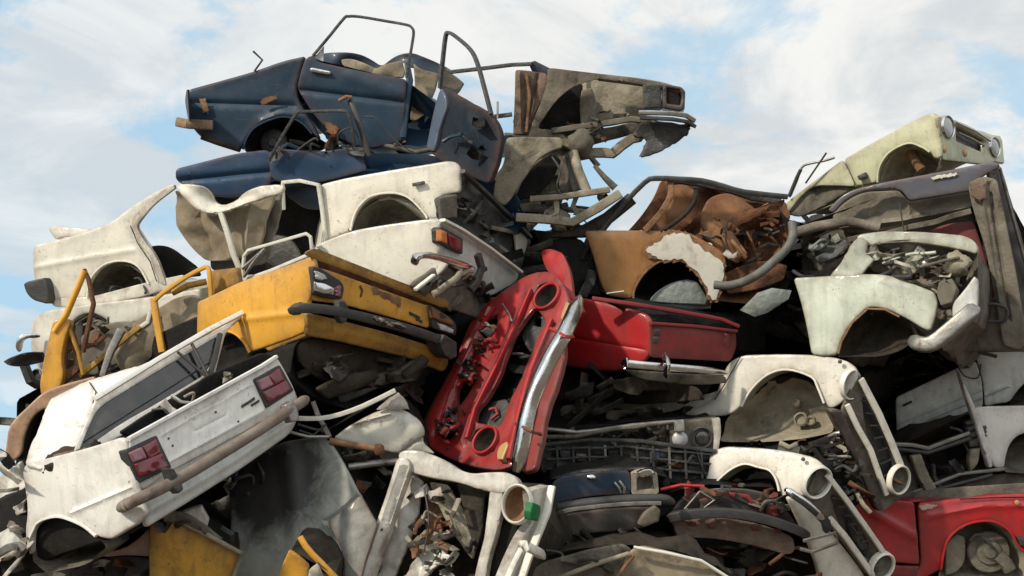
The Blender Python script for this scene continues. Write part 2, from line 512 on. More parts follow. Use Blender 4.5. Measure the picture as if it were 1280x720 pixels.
def hull(par, name, mat, pl, outline, depth=1.3, inset=0.03, bowl=0.25, rough=0.05, g=14, label=None, vec=None, slope=1.6, dirn=None):
    """closed squashed body mass behind a wreck's panels; its near face is a hollow"""
    _ps[0] += 1; sd = _ps[0]
    rng = random.Random(sd * 7)
    O = resample(chaikin(pts(outline), 1, 6), g)
    xs = np.arange(O[:, 0].min(), O[:, 0].max(), g); ys = np.arange(O[:, 1].min(), O[:, 1].max(), g)
    GX, GY = np.meshgrid(xs, ys); GX = GX.ravel() + np.array([rng.uniform(-.3, .3) for _ in range(GX.size)]) * g
    GY = GY.ravel() + np.array([rng.uniform(-.3, .3) for _ in range(GY.size)]) * g
    ok = inside(GX, GY, O); GX, GY = GX[ok], GY[ok]
    if len(GX):
        ok = seg_dist(GX, GY, O) > g * 0.5; GX, GY = GX[ok], GY[ok]
    m = len(O)
    verts = [(p[0], p[1]) for p in O] + list(zip(GX.tolist(), GY.tolist()))
    res = delaunay_2d_cdt([Vector(v) for v in verts], [(i, (i + 1) % m) for i in range(m)], [], 0, 1e-4)
    V2 = np.array([tuple(v) for v in res[0]]); T = np.array([f for f in res[2] if len(f) == 3])
    cen = V2[T].mean(1); T = T[inside(cen[:, 0], cen[:, 1], O)]
    used = np.unique(T); mp = -np.ones(len(V2), int); mp[used] = np.arange(len(used)); V2 = V2[used]; T = mp[T]
    X, Y = V2[:, 0], V2[:, 1]
    dm = seg_dist(X, Y, O) * np.abs(pl.depth(X, Y)) / F
    P = pl.hit(X, Y)
    v = -pl.n if vec is None else np.array(vec, float)
    v = v / np.linalg.norm(v)
    nz = fbm(P, 3.0, sd) * rough * 2 + folds(P, 3.5, sd) * rough * 2
    Pf = P - pl.n * (inset + np.minimum(bowl, dm * slope))[:, None] + nz[:, None] * pl.n * np.clip(dm / 0.05, 0.1, 1)[:, None]
    a, b, c = Pf[T[:, 0]], Pf[T[:, 1]], Pf[T[:, 2]]
    fl = (np.cross(b - a, c - a) @ pl.n) < 0
    T[fl] = T[fl][:, ::-1]
    cnt = {}
    for tri in T:
        for i in range(3): cnt[(tri[i], tri[(i + 1) % 3])] = 1
    bnd = [e for e in cnt if (e[1], e[0]) not in cnt]
    bi = sorted(set(q for e in bnd for q in e))
    L = max(2, int(depth / 0.14))
    n = len(P)
    V = [Pf]; faces = [tuple(f) for f in T]
    prev = {i: i for i in bi}; base = n
    rr = np.array([rng.uniform(-1, 1) for _ in range(len(bi) * L)]) * rough
    for l in range(1, L + 1):
        cur = {}
        Q = P[bi] - pl.n * inset + v * depth * l / L
        Q = Q + (fbm(Q, 2.5, sd + 2) * rough * 1.5)[:, None] * np.array([0.3, 0.2, 1.0]) + (rr[(l - 1) * len(bi):l * len(bi)] * 0.35)[:, None] * np.array([0.4, 0, 1.0])
        V.append(Q)
        for j, i in enumerate(bi): cur[i] = base + j
        base += len(bi)
        faces += [(prev[e[1]], prev[e[0]], cur[e[0]], cur[e[1]]) for e in bnd]
        prev = cur
    # back cap: interior points + last ring
    Q = P - pl.n * inset + v * depth
    V.append(Q); off = base
    cap = {i: prev.get(i, off + i) for i in range(n)}
    faces += [(cap[f[2]], cap[f[1]], cap[f[0]]) for f in T]
    V = np.concatenate(V)
    us = np.unique(np.concatenate([np.array(f) for f in faces])); mp = -np.ones(len(V), int); mp[us] = np.arange(len(us))
    return link(par, name, mat, V[us], [tuple(mp[list(f)]) for f in faces], None, label, 24)


def path3(pl, p):
    q = np.array(pts(p) if isinstance(p, str) else p, float)
    if pl is None: return W(q[:, 0], q[:, 1], 1.0) if False else CO + ray(q[:, 0], q[:, 1]) * q[:, 2:3]
    return pl.hit(q[:, 0], q[:, 1], q[:, 2])


def catmull(P, sub):
    n = len(P); out = []
    for i in range(n - 1):
        p0 = P[max(i - 1, 0)]; p1 = P[i]; p2 = P[i + 1]; p3 = P[min(i + 2, n - 1)]
        for j in range(sub):
            t = j / sub
            out.append(0.5 * ((2 * p1) + (p2 - p0) * t + (2 * p0 - 5 * p1 + 4 * p2 - p3) * t * t + (3 * p1 - p0 - 3 * p2 + p3) * t ** 3))
    out.append(P[-1])
    return np.array(out)


def bar(par, name, mat, pl, p, r=0.014, h=None, curve=0, n=10, label=None, loose=None, taper=None, kink=0.0, nrm=None, sq=False):
    """a bar, tube, strip or bumper swept along a path; r half height in the plane, h half depth out of it"""
    _ps[0] += 1
    P = path3(pl, p)
    if curve: P = catmull(P, curve)
    else:
        Q = [P[0]]
        for i in range(1, len(P)):
            L = np.linalg.norm(P[i] - P[i - 1]); m = max(1, int(L / 0.12))
            for j in range(1, m + 1): Q.append(P[i - 1] + (P[i] - P[i - 1]) * j / m)
        P = np.array(Q)
    if kink:
        rng = random.Random(_ps[0])
        for q in P[1:-1]: q += np.array([rng.uniform(-kink, kink) for _ in range(3)])
    h = r if h is None else h
    f_ = 0.66 if 'bumper' in name else (0.75 if r > 0.018 else 0.9)
    r *= f_; h *= f_
    N0 = (pl.n if pl is not None else -FW) if nrm is None else np.array(nrm, float)
    V = []; m = len(P)
    for i in range(m):
        T = P[min(i + 1, m - 1)] - P[max(i - 1, 0)]; T /= np.linalg.norm(T) + 1e-9
        B = np.cross(T, N0); B /= np.linalg.norm(B) + 1e-9
        N = np.cross(B, T)
        s = 1.0 if taper is None else taper[0] + (taper[1] - taper[0]) * i / (m - 1)
        if 'bumper' in name and m > 6: s *= min(1.0, 0.45 + 0.30 * min(i, m - 1 - i))
        for j in range(n):
            a = 2 * math.pi * (j + 0.5) / n
            ca, sa = math.cos(a), math.sin(a)
            if sq or h != r:
                e = (0.16 if mat in ('brownb', 'black') else 0.4) if 'bumper' in name else 0.45
                ca = math.copysign(abs(ca) ** e, ca); sa = math.copysign(abs(sa) ** e, sa)
            V.append(P[i] + B * ca * r * s + N * sa * h * s)
    Fc = []
    for i in range(m - 1):
        for j in range(n):
            Fc.append((i * n + j, i * n + (j + 1) % n, (i + 1) * n + (j + 1) % n, (i + 1) * n + j))
    Fc.append(tuple(range(n))[::-1]); Fc.append(tuple((m - 1) * n + j for j in range(n)))
    return link(par, name, mat, V, Fc, np.zeros(len(V)), label, 40, loose)


def frame_axes(pl):
    u = np.cross(UP, pl.n); u /= np.linalg.norm(u)
    return u, np.cross(pl.n, u)


def lathe(par, name, mat, pl, x, y, R, prof, n=28, label=None, loose=None, squash=1.0, jit=0.0, caps=(True, True)):
    """turned part on plane pl at (x,y); prof = (radius factor, height factor) times R pixels"""
    c = pl.hit(np.array([x]), np.array([y]))[0]
    s = R * float(pl.depth(np.array(float(x)), np.array(float(y)))) / F
    u, v = frame_axes(pl)
    rng = random.Random(int(x * 7 + y))
    V = []
    for (a, b) in prof:
        for j in range(n):
            t = 2 * math.pi * j / n
            jj = 1 + rng.uniform(-jit, jit)
            V.append(c + (u * math.cos(t) + v * math.sin(t) * squash) * a * s * jj + pl.n * b * s)
    Fc = []
    for i in range(len(prof) - 1):
        for j in range(n):
            Fc.append((i * n + j, i * n + (j + 1) % n, (i + 1) * n + (j + 1) % n, (i + 1) * n + j))
    if caps[1]: Fc.append(tuple((len(prof) - 1) * n + j for j in range(n)))
    if caps[0]: Fc.append(tuple(range(n))[::-1])
    return link(par, name, mat, V, Fc, np.zeros(len(V)), label, 35, loose)


def ring(par, name, mat, pl, x, y, R, w=0.12, out=0.1, **kw):
    return lathe(par, name, mat, pl, x, y, R, [(1 - w, -0.25), (1 - w, out * 0.6), (1 - w * 0.5, out), (1, out * 0.6), (1.03, -0.25), (1.0, -0.3)][::-1], caps=(False, False), **kw)


def bucket(par, name, mat, pl, x, y, R, deep=0.8, **kw):
    """open headlight bowl sunk behind plane pl (its own inner and outer skin)"""
    pr = [(1.04, -0.1), (1.0, 0.02), (0.93, 0.0), (0.86, -0.2), (0.72, -deep * 0.6), (0.45, -deep * 0.9), (0.12, -deep)]
    return lathe(par, name, mat, pl, x, y, R, pr, caps=(False, True), **kw)


def lens(par, name, mat, pl, x, y, R, out=0.25, **kw):
    pr = [(1.0, -0.15), (1.0, 0.0), (0.93, out * 0.3), (0.75, out * 0.65), (0.5, out * 0.88), (0.22, out)]
    return lathe(par, name, mat, pl, x, y, R, pr, **kw)


def block(par, name, mat, pl, outline, out=0.02, th=0.05, r=0.012, g=4, dent=0.0, **kw):
    return panel(par, name, mat, pl, outline, off=out, th=th, r=r, k=r * 0.8, g=g, dent=dent, cut=2.0, **kw)


def well(par, mat, pl, outline, deep=0.3, name='wheel_well', label=None, g=7):
    """the inner wing seen through a wheel opening: a dished liner sunk behind the fender"""
    return panel(par, name, mat, pl.back(0.02), outline, r=0.12, k=-0.0, dent=0.012, df=3, th=0.01, g=g, label=label,
                 bend=None, off=0.0) if deep == 0 else _well(par, mat, pl, outline, deep, name, label, g)


def _well(par, mat, pl, outline, deep, name, label, g):
    _O = chaikin(pts(outline), 1, 5)
    def bend(X, Y):
        d = seg_dist(X, Y, _O) * np.abs(pl.depth(X, Y)) / F
        return -deep * np.clip(1 - (1 - np.clip(d / 0.09, 0, 1)) ** 2, 0, 1)
    return panel(par, name, mat, pl.back(0.02), outline, r=0.001, k=0.0, dent=0.02, df=4, fold=0.055, ff=3.2, th=0.01, g=g, label=label, bend=bend)


def scraps(par, pl, region, n, seed, size=(18, 60), mats=('dkgrey', 'grimeb', 'rust', 'dustd', 'steel'), depth=(0.05, 0.5), kinds='spht'):
    """torn strips, bent sheets, hoses and brackets hanging in the hollow of a wreck"""
    rng = random.Random(seed)
    R = np.array(pts(region)); x0, y0 = R[:, 0].min(), R[:, 1].min(); x1, y1 = R[:, 0].max(), R[:, 1].max()
    k = 0
    for _ in range(n * 30):
        if k >= n: break
        x, y = rng.uniform(x0, x1), rng.uniform(y0, y1)
        if not inside(np.array([x]), np.array([y]), R)[0]: continue
        k += 1
        a = rng.gauss(0.0, 0.6); L = rng.uniform(*size); q = pl.back(rng.uniform(*depth)); mt = rng.choice(mats)
        dx, dy = math.cos(a) * L / 2, math.sin(a) * L / 2
        kd = rng.choice(kinds)
        if kd == 's':
            w = rng.uniform(2.0, 6)
            nx, ny = -math.sin(a) * w, math.cos(a) * w
            P = [(x - dx + nx, y - dy + ny, rng.uniform(-.06, .06)), (x + nx * 1.4, y + ny * 1.4, rng.uniform(-.06, .06)), (x + dx + nx, y + dy + ny, rng.uniform(-.1, .1)),
                 (x + dx - nx, y + dy - ny, rng.uniform(-.06, .1)), (x - nx * .7, y - ny * .7, rng.uniform(-.06, .06)), (x - dx - nx, y - dy - ny, rng.uniform(-.06, .06))]
            panel(par, 'bent_strip', mt, q, P, r=0.01, k=0.004, g=6, th=0.006, fold=0.02, ff=5, smooth=0)
        elif kd == 'p':
            P = []
            m = rng.randint(5, 7)
            for i in range(m):
                t = 2 * math.pi * i / m
                rr = rng.uniform(0.5, 1.0) * L / 2
                cx, cy = math.cos(t) * rr, math.sin(t) * rr * 0.42
                P.append((x + cx * math.cos(a) - cy * math.sin(a), y + cx * math.sin(a) + cy * math.cos(a), rng.uniform(-.12, .12)))
            panel(par, 'torn_sheet', mt, q, P, r=0.01, k=0.003, g=5, th=0.006, fold=0.07, ff=6, torn=0.9, smooth=0, angle=25)
        elif kd == 'h':
            P = [(x - dx, y - dy, 0), (x - dx * .3 + rng.uniform(-8, 8), y - dy * .3 + rng.uniform(-8, 8), rng.uniform(-.05, .1)),
                 (x + dx * .4 + rng.uniform(-8, 8), y + dy * .4 + rng.uniform(-8, 8), rng.uniform(-.05, .1)), (x + dx, y + dy, 0)]
            bar(par, 'hose', 'black' if rng.random() < .6 else mt, q, P, r=rng.uniform(0.006, 0.016), curve=6, n=8)
        else:
            P = [(x - dx, y - dy, 0), (x + rng.uniform(-5, 5), y + rng.uniform(-5, 5), rng.uniform(-.04, .08)), (x + dx, y + dy, 0)]
            bar(par, 'bracket', mt, q, P, r=rng.uniform(0.008, 0.02), h=rng.uniform(0.006, 0.014), kink=0.012, n=8)


def lip(par, mat, pl, path, off=0.008, r=0.0085):
    """folded flange round a wheel opening"""
    return bar(par, 'arch_lip', mat, pl, [(x, y, off) for x, y, _ in pts(path)], r=r, h=r * 1.3, curve=4, n=8)


def gap(par, pl, path, off=0.004, r=0.004):
    """dark shut line or seam"""
    return bar(par, 'seam', 'grime', pl, [(x, y, off + o) for x, y, o in pts(path)], r=r, h=0.004, n=6)

# =================================================================== WRECKS, upper left
# ---- navy saloon on the very top
t = thing('wrecked_sedan', 'navy blue sedan shell lying on top of the pile with its front door hanging open', 'car', 560, 190, 10.0)
A = flat(10.0, -0.06, 0.02)
hull(t, 'body_shell', 'navy', A, '236,112 317,90 352,77 384,71 420,80 506,100 520,110 540,125 600,170 640,168 640,176 560,188 497,179 455,186 412,176 400,165 381,142 352,148 326,158 308,178 302,185 273,180 250,171 238,155', 1.25, 0.05, 0.5, 0.02)
panel(t, 'rear_quarter', 'navy', A, '234,112 317,89 352,76 382,69.5 376,88 369,117 381,139 393,158 401,175 390,168 375,152 352,146 322,157 309,172 302,187 273,181 250,172 238,157 233,143 231,125',
      r=0.06, k=0.05, dent=0.012, crease=[('232,128 300,130 368,132', -0.018, 0.02), ('326,152 352,141 378,146', 0.02, 0.03)], bulge=0.03)
well(t, 'grime', A, '308,180 322,157 352,146 378,152 401,175 412,180 400,190 305,190', 0.3)
lip(t, 'navy', A, '304,187 309,172 322,157 352,146 375,152 390,167')
lathe(t, 'brake_drum', 'dkgrey', A.back(0.15), 342, 178, 17, [(1, -.3), (1, 0), (.8, .1), (.4, .12), (.3, .3), (.1, .32)])
panel(t, 'door', 'navy', A, '376,88 382,72 390,72 400,78 455,90 508,99 506,140 503,175 497,179 455,187 430,176 410,163 393,145 380,125 371,110', off=0.012, r=0.03, k=0.02, dent=0.016, bulge=0.03,
      crease=[('376,112 440,120 506,128', -0.02, 0.018), ('440,96 500,118', 0.02, 0.05)])
dr = bpy.context.scene.collection.objects[-1]
block(dr, 'handle', 'chrome', A, '387,86 390,84.5 412,89 413.5,92 410,93 388,89', 0.05, 0.03, 0.006, 2)
bar(dr, 'window_frame', 'dkgrey', A, '391,70,.02 412,45,.02 430,23,.02 436,20.5,.02 450,21,.02 480,26,.02 508,31,.02 515,35,.02 517,42,.02 514,62,.02 508,97,.02', r=0.011, h=0.016, curve=4)
block(dr, 'quarter_glass', 'clear', A, '393,72 405,57 404,77', 0.01, 0.006, 0.003, 4)
panel(t, 'roof', 'navy', A.back(0.5), '382,72,.1 404,66,.0 433,65,.1 448,67,.05 462,73,-.1 477,83,-.15 492,71,.0 512,64,.1 532,72,.05 551,80,0 566,92,0 556,100,.05 530,90,.1 508,82,.1 488,90,.05 470,92,0 440,84,0 410,80,.1 392,80,.1', r=0.03, k=0.015, fold=0.03, ff=3)
panel(t, 'headlining', 'cloth', A.back(0.35), '425,74 440,73 456,79 470,86 483,80 500,76 507,80 505,98 480,96 450,89 428,82', fold=0.07, ff=5, dent=0.02, r=0.02)
panel(t, 'headlining', 'cloth', A.back(0.22), '516,78 524,86 549,92 546,105 541,122 534,140 519,152 512,150 514,126 519,104', fold=0.08, ff=4, dent=0.02, r=0.02)
panel(t, 'headlining', 'clothd', A.back(0.3), '548,84 566,92 580,104 572,118 560,122 548,110', fold=0.05, ff=4, r=0.02)
bar(t, 'pillar', 'navy', A, '508,80,-.1 512,100,-.04 507,140,-.02 504,172,0', r=0.035, h=0.03, n=12)
bar(t, 'roof_rail', 'dkgrey', A, '550,82,-.15 564,90,-.12 600,86,-.08 640,81,-.04 665,80,0', r=0.016, h=0.02)
# front door swung open towards the camera
D = PL((545, 110, 9.75), (620, 160, 9.25), (535, 187, 9.75))
panel(t, 'front_door', 'navyk', D, '552,108 575,121 616,144 626,168 624,192 612,230 600,226 570,212 535,190 545,150', r=0.025, k=0.02, fold=0.03, ff=3, dent=0.01, th=0.03, label='dark inner face of the open front door')
fd = bpy.context.scene.collection.objects[-1]
panel(fd, 'door_edge', 'blue', PL((545, 110, 9.72), (558, 120, 9.62), (535, 187, 9.72)), '550,109 556,118 559,133 549,160 544,183 540,189 532,185 537,160 543,132', r=0.02, k=0.02, dent=0.008, th=0.05)
bar(fd, 'window_frame', 'dkgrey', D, '550,110,.01 553,80,.01 557,46,.01 561,41,.01 570,46,.01 588,62,.01 597,80,.01 606,112,.01 614,143,.01', r=0.014, h=0.018, curve=4)
bar(fd, 'lock_rod', 'steel', D, '622,148,.03 622,127,.03', r=0.008)
scraps(fd, D.back(-0.1), '555,125 610,150 615,210 560,195', 5, 11, (14, 30), ('dkgrey', 'grime', 'navy'), (0.0, 0.06))
# hinge post, bulkhead, front wing seen from inside
panel(t, 'hinge_post', 'brownm', A, '644,87 660,88 672,90 683,91 687,103 678,125 668,142 660,169 641,168 643,130', fold=0.015, ff=5, r=0.02, th=0.05,
      crease=[('650,92 652,166', 0.03, 0.015), ('672,94 660,150', -0.03, 0.015)])
bar(t, 'hinge_strip', 'rustl', A, '658,91,.03 662,120,.03 658,165,.02', r=0.012, h=0.02)
panel(t, 'scuttle', 'navy', A, '660,78 668,75 690,86 692,92 684,94 664,88', fold=0.03, r=0.01, th=0.05)
bar(t, 'sill', 'dkgrey', A, '617,146,.0 640,143,.0', r=0.022, h=0.02)
panel(t, 'front_wing', 'dustm', A, '684,86 690,85 749,92 749,98 735,101 718,107 702,118 688,134 678,150 668,160 664,156 676,128 684,104', r=0.012, k=0.01, th=0.03, off=0.05, dent=0.006, label='grey inside-out front wing edge', fold=0.01)
panel(t, 'cavity_shade', 'grime', A.back(.18), '672,160 684,130 700,112 728,104 730,150 705,166', fold=.05, r=.02)  # black sheet added to paint the dark hollow of the arch
panel(t, 'inner_wing', 'dust', A.back(0.3), '676,116 700,96 749,94 803,102 828,106 826,138 803,146 775,156 740,160 700,168 672,170 668,160', fold=0.05, ff=2.2, dent=0.02, r=0.04,
      crease=[('733,100 734,158', 0.04, 0.02), ('700,130 735,135', -0.05, 0.04)], holes=('714,138 722,134 728,142 722,152 714,150',))
panel(t, 'wing_top', 'dustm', A.back(0.05), '745,91 800,97 834,103 856,112 856,118 830,112 800,106 760,101 745,99', r=0.01, th=0.06, dent=0.006)
panel(t, 'shock_tower', 'dustm', A.back(0.1), '727,112 740,110 746,130 748,158 740,166 726,160 724,130', fold=0.05, ff=4, r=0.02, th=0.08)
block(t, 'lamp_panel', 'dkgrey', A, '803,106 826,105 828,134 804,136', 0.0, 0.2, 0.01, 5, fold=0.01)
panel(t, 'lamp_housing', 'blackp', A, '828,104 852,108 857,114 856,136 850,139 828,135', r=0.03, k=0.06, th=0.25, off=0.02, holes=('834,110 849,112 852,118 850,131 834,129',))
panel(t, 'headlight', 'glassk', A.back(0.08), '832,108 852,110 853,134 832,131', r=0.02, dent=0, bulge=0.02)
bar(t, 'bumper', 'chrome', A, '799,141,.08 815,141,.09 840,142,.09 856,144,.06 866,150,0', r=0.028, h=0.05, n=14)
bar(t, 'bumper_strip', 'black', A, '800,147,.09 840,149,.10 858,152,.07 866,157,.0', r=0.02, h=0.05, n=12)
panel(t, 'front_apron', 'dkgrey', A, '806,150 850,154 864,158 860,168 843,180 820,192 799,197 804,184 808,174 790,170 796,158', fold=0.05, ff=4, r=0.02, torn=1.2, th=0.02)
bar(t, 'chassis_rail', 'dust', A.back(.1), '671,172 690,168 715,182 735,190 764,191 785,178 805,166 822,158', r=0.05, h=0.06, kink=0.012, curve=3)
bar(t, 'crossmember', 'dustd', A.back(.05), '690,164 720,158 760,154 790,150 815,152', r=0.03, h=0.05, kink=0.008)
lathe(t, 'engine_mount', 'dustd', A, 726, 178, 16, [(1, -.8), (1.05, -.2), (.8, .1), (.5, .3), (.2, .34)], jit=0.15, n=14)
panel(t, 'floor_side', 'dustd', A.back(.3), '628,165 660,168 700,162 760,160 800,150 800,165 760,176 720,186 690,182 640,182', fold=.06, ff=4, r=.02)
panel(t, 'rear_bulkhead', 'dustd', A.back(.25), '640,150 676,116 690,104 700,130 690,170 650,176', fold=.05, r=.02)
scraps(t, A, '690,140 790,140 790,165 700,185', 14, 5, (14, 36), ('dust', 'dustd', 'grimeb', 'rust'), (0.02, 0.15))
panel(t, 'rear_corner', 'navy', PL((234, 130, 10.05), (231, 130, 10.6), (240, 175, 10.05)), '231,125 233.5,112 234.5,112 237,157 234,143', r=0.005, k=0.0, g=3)
bar(t, 'bumper', 'woodb', A, '224,153,.02 235,155,.10 266,156.5,.06', r=0.055, h=0.05, n=14, label='faded rear bumper end')
bar(t, 'valance', 'grimeb', A, '252,171,.0 275,180,.0 300,187,.0', r=0.03, h=0.03, kink=.01)
bar(t, 'aerial', 'black', A, '318,89,.0 328,75,.0 316.5,64,.0', r=0.009)
panel(t, 'rust_blister', 'rustl', A, '249,124 256,122 259,132 261,139 254,141 252,131', off=0.035, r=0.01, torn=1, g=2.5, th=0.006, k=0)
panel(t, 'rust_blister', 'orange2', A, '324,128 330,122 345,119 346,124 334,129 328,131', off=0.04, r=0.01, torn=1, g=2.5, th=0.006, k=0)
panel(t, 'rust_blister', 'orange2', A, '405,153 412,152 424,160 420,168 410,166', off=0.03, r=0.01, torn=1, g=2.5, th=0.006, k=0)
bar(t, 'underbody_pipe', 'dustd', A, '420,186,-.1 480,182,.0 520,190,.05 545,186,.0', r=0.025, kink=.01)
scraps(t, A, '405,165 530,175 530,192 420,190', 8, 9, (16, 50), ('grimeb', 'dkgrey', 'dustd', 'rust'), (-0.05, 0.1))

# ---- dark blue car under it
t = thing('wrecked_sedan', 'dark blue crushed sedan squeezed between the navy sedan on top and the cream sedan', 'car', 440, 240, 9.75)
B = flat(9.75, -0.03, 0.0)
hull(t, 'body_shell', 'navy2', B, '221,212 297,192 350,190 447,190 540,192 600,215 640,235 660,280 640,290 560,262 459,215 399,230 350,230 324,244 264,244 221,226', 1.0, 0.05, 0.25, 0.02)
panel(t, 'rear_wing', 'navy2', B, '219,211 297,191 334,187 345,200 340,226 324,246 264,246 240,236 219,226', r=0.035, k=0.03, dent=0.012, bulge=0.03, crease=[('222,226 338,214', -0.025, 0.02)])
panel(t, 'door', 'navy2', B, '335,190 352,186 400,190 447,183 452,195 459,212 430,220 399,228 350,228 338,222', r=0.03, k=0.02, fold=0.03, ff=2.5, dent=0.012, off=0.01)
dr = scene.collection.objects[-1]
bar(dr, 'window_frame', 'dkgrey', B, '336,201,.06 352,172,.1 370,143,.12 378,140,.12 400,139,.12 425,138.5,.12 434,141,.12 440,160,.1 443,182,.06', r=0.012, h=0.018, curve=3)
block(dr, 'quarter_glass', 'clear', B, '335,202 347,180 346,200', 0.06, 0.006, 0.003, 4)
bar(t, 'pillar', 'blackp', B, '436,122,.0 442,140,.06 452,165,.05 461,195,.03', r=0.03, h=0.03, kink=.01)
bar(t, 'hinge', 'rustl', B, '424,126,.05 433,121,.06 440,122,.06', r=0.02, h=.02)
bar(t, 'wire', 'black', B, '455,146,.05 470,148,.06 486,168,.05 505,184,.05 520,192,.0', r=0.006, curve=6)
bar(t, 'wire', 'black', B, '422,180,.05 424,166,.1 440,160,.1 448,172,.06', r=0.006, curve=6)
scraps(t, B, '330,178 440,175 450,195 340,200', 8, 21, (14, 44), ('blackp', 'navy', 'dkgrey', 'grime'), (-0.1, 0.05))
# its bare front end under the top car's nose
B2 = flat(9.75, -0.02, 0.0, 680, 230)
panel(t, 'front_wing', 'dust', B2, '633,172 652,171 702,172 704,184 690,188 671,200 656,222 648,232 640,247 630,258 616,246 620,220 630,205', r=0.02, k=0.02, dent=0.012, fold=0.015, th=0.03, label='dusty primer grey front wing')
panel(t, 'cavity_shade', 'grime', B2.back(.16), '642,252 652,228 668,204 690,192 702,200 690,226 672,244', fold=.05, r=.02)  # arch shadow put in as a black sheet
panel(t, 'inner_wing', 'dustd', B2.back(0.3), '640,256 650,230 668,202 690,189 716,188 730,236 700,246 668,254 650,266', fold=0.05, ff=3, dent=0.02, r=0.04, holes=('684,222 698,220 700,238 686,240',), crease=[('706,196 716,240', 0.05, 0.02)])  # darker underseal chosen to deepen the arch shade by colour
bar(t, 'strut', 'dust', B2, '716,190,-.1 722,215,-.05 734,240,0', r=0.05, h=0.05, kink=.01)
bar(t, 'chassis_rail', 'dust', B2, '663,249 700,246 740,241 762,237', r=0.03, h=0.05, kink=.01)
bar(t, 'chassis_rail', 'dust', B2, '645,272 680,276 716,276 748,258 775,242', r=0.045, h=0.06, kink=.012)
bar(t, 'crossmember', 'dustd', B2.back(.2), '655,262 700,262 735,264 760,250', r=0.03, h=0.05, kink=.01)
bar(t, 'brace', 'dust', B2, '695,248 696,262 694,278', r=0.028, h=0.03)
bar(t, 'brace', 'dustd', B2, '722,242 716,258 726,274', r=0.025, h=0.03)
bar(t, 'wheel_arm', 'grimeb', B2.back(.1), '690,290 730,288 760,272 790,248', r=0.065, h=0.07, kink=.015)
bar(t, 'steering_rod', 'dustd', B2.back(.1), '743,207 756,222 769,235', r=0.035, taper=(0.6, 1.1))
bar(t, 'wing_rail', 'dustd', B2.back(.25), '714,190 722,200 736,196 748,208', r=0.03, kink=.01)
lathe(t, 'axle_stub', 'dustd', B2, 700, 276, 13, [(1, -.8), (1, -.2), (.7, .2), (.3, .3)], n=12, jit=.2)
panel(t, 'bulkhead', 'dustd', B2.back(.35), '606,236 634,200 656,176 716,186 722,200 706,240 700,262 660,280 620,266', fold=.06, ff=3, r=.02)
bar(t, 'brake_hose', 'black', B2, '690,196,.0 700,214,.04 696,236,.04 710,250,.02', r=.01, curve=5)
scraps(t, B2, '650,245 760,240 765,280 660,285', 12, 23, (12, 40), ('dust', 'dustd', 'grimeb', 'rust'), (0.0, 0.3), 'sph')

# ---- cream saloon, upper one
t = thing('wrecked_sedan', 'cream sedan with a caved-in roof and hanging beige headlining under the dark blue car', 'car', 300, 370, 9.8)
E = PL((565, 270, 9.25), (45, 340, 10.35), (565, 370, 9.25))
hull(t, 'body_shell', 'cream', E, '43,312 107,292 157,265 168,285 188,318 204,352 230,352 283,350 330,345 400,310 406,270 425,230 560,206 572,215 572,245 560,262 534,272 520,262 489,247 462,252 444,270 438,292 400,330 300,375 180,372 175,345 153,330 130,333 112,352 108,372 70,375 60,368 43,350', 1.1, 0.06, 0.5, 0.02, vec=ray(185, 310))
panel(t, 'rear_quarter', 'cream', E, '40,313 43,306 75,299 107,290 140,277 157,263 187,243 212,230 219,231 214,238 187,254 170,272 166,280 173,297 190,317 200,346 203,354 186,356 180,345 173,333 153,326 130,331 113,349 108,374 66,374 56,368 42,352',
      r=0.04, k=0.035, dent=0.008, bulge=0.03, crease=[('160,276 166,300 182,326 196,354', -0.018, 0.014), ('42,335 110,322 170,312', 0.01, 0.02)])
well(t, 'dustd', E, '108,376 113,349 130,331 153,326 173,333 186,356 188,376', 0.3)
lip(t, 'cream', E, '109,372 113,349 130,331 153,326 173,333 186,355')
gap(t, E, '163,282 172,304 188,328 196,352', .014)
scraps(t, E, '120,345 175,340 180,370 118,372', 5, 31, (14, 40), ('dust', 'dustd', 'grimeb'), (.05, .2))
panel(t, 'door_pillar', 'cream2', E, '212,231 219,234 190,256 174,276 170,283 178,300 194,318 204,346 207,356 198,354 188,320 170,299 163,281 168,270 187,251', r=0.012, k=0.012, off=0.015, th=0.03)
panel(t, 'sill', 'cream2', E, '60,372 110,372 186,352 230,343 232,352 190,368 110,384 66,384', r=0.02, k=0.02, fold=0.02, label='dented sill')
block(t, 'bumper_corner', 'black', E, '29,355 33,352 55,347 59,356 61,374 58,380 40,375 32,366', 0.08, 0.3, 0.03, 4, dent=0.01)
panel(t, 'boot_lid', 'cream2', E.back(0.6), '60,286 66,282 90,284 115,287 130,290 100,296 78,296 70,300', r=0.02, fold=0.03, th=0.04, label='bent boot lid edge')
panel(t, 'roof', 'cream', E.back(-0.32), '218,230,0.045 238,230,0.045 256,233,0.023 263,243,-0.023 268,253,-0.054 280,257,-0.045 293,251,0 305,241,0.023 320,233,0.045 345,230,0.045 355,233,0.045 352,242,0.045 330,248,0.045 300,257,0.054 277,267,0.045 262,268,0.045 248,264,0.045 236,254,0.054 226,243,0.045', smooth=1, r=0.01, k=0.01, fold=0.035, ff=6, dent=0.012, th=0.02)
panel(t, 'headlining', 'cloth', E.back(-0.22), '219,236 240,256 260,269 278,266 310,255 342,242 334,270 330,300 316,318 283,326 255,326 236,308 222,285 217,262', fold=0.08, ff=3.5, dent=0.03, r=0.03, k=0.02, crease=[('300,262 290,320', .04, .04), ('318,256 312,312', .04, .03), ('245,268 262,320', -.05, .04)])
panel(t, 'headlining', 'clothd', E.back(-0.14), '330,262 350,240 352,262 342,300 330,330 300,335 312,300', fold=0.07, ff=4, r=0.02)
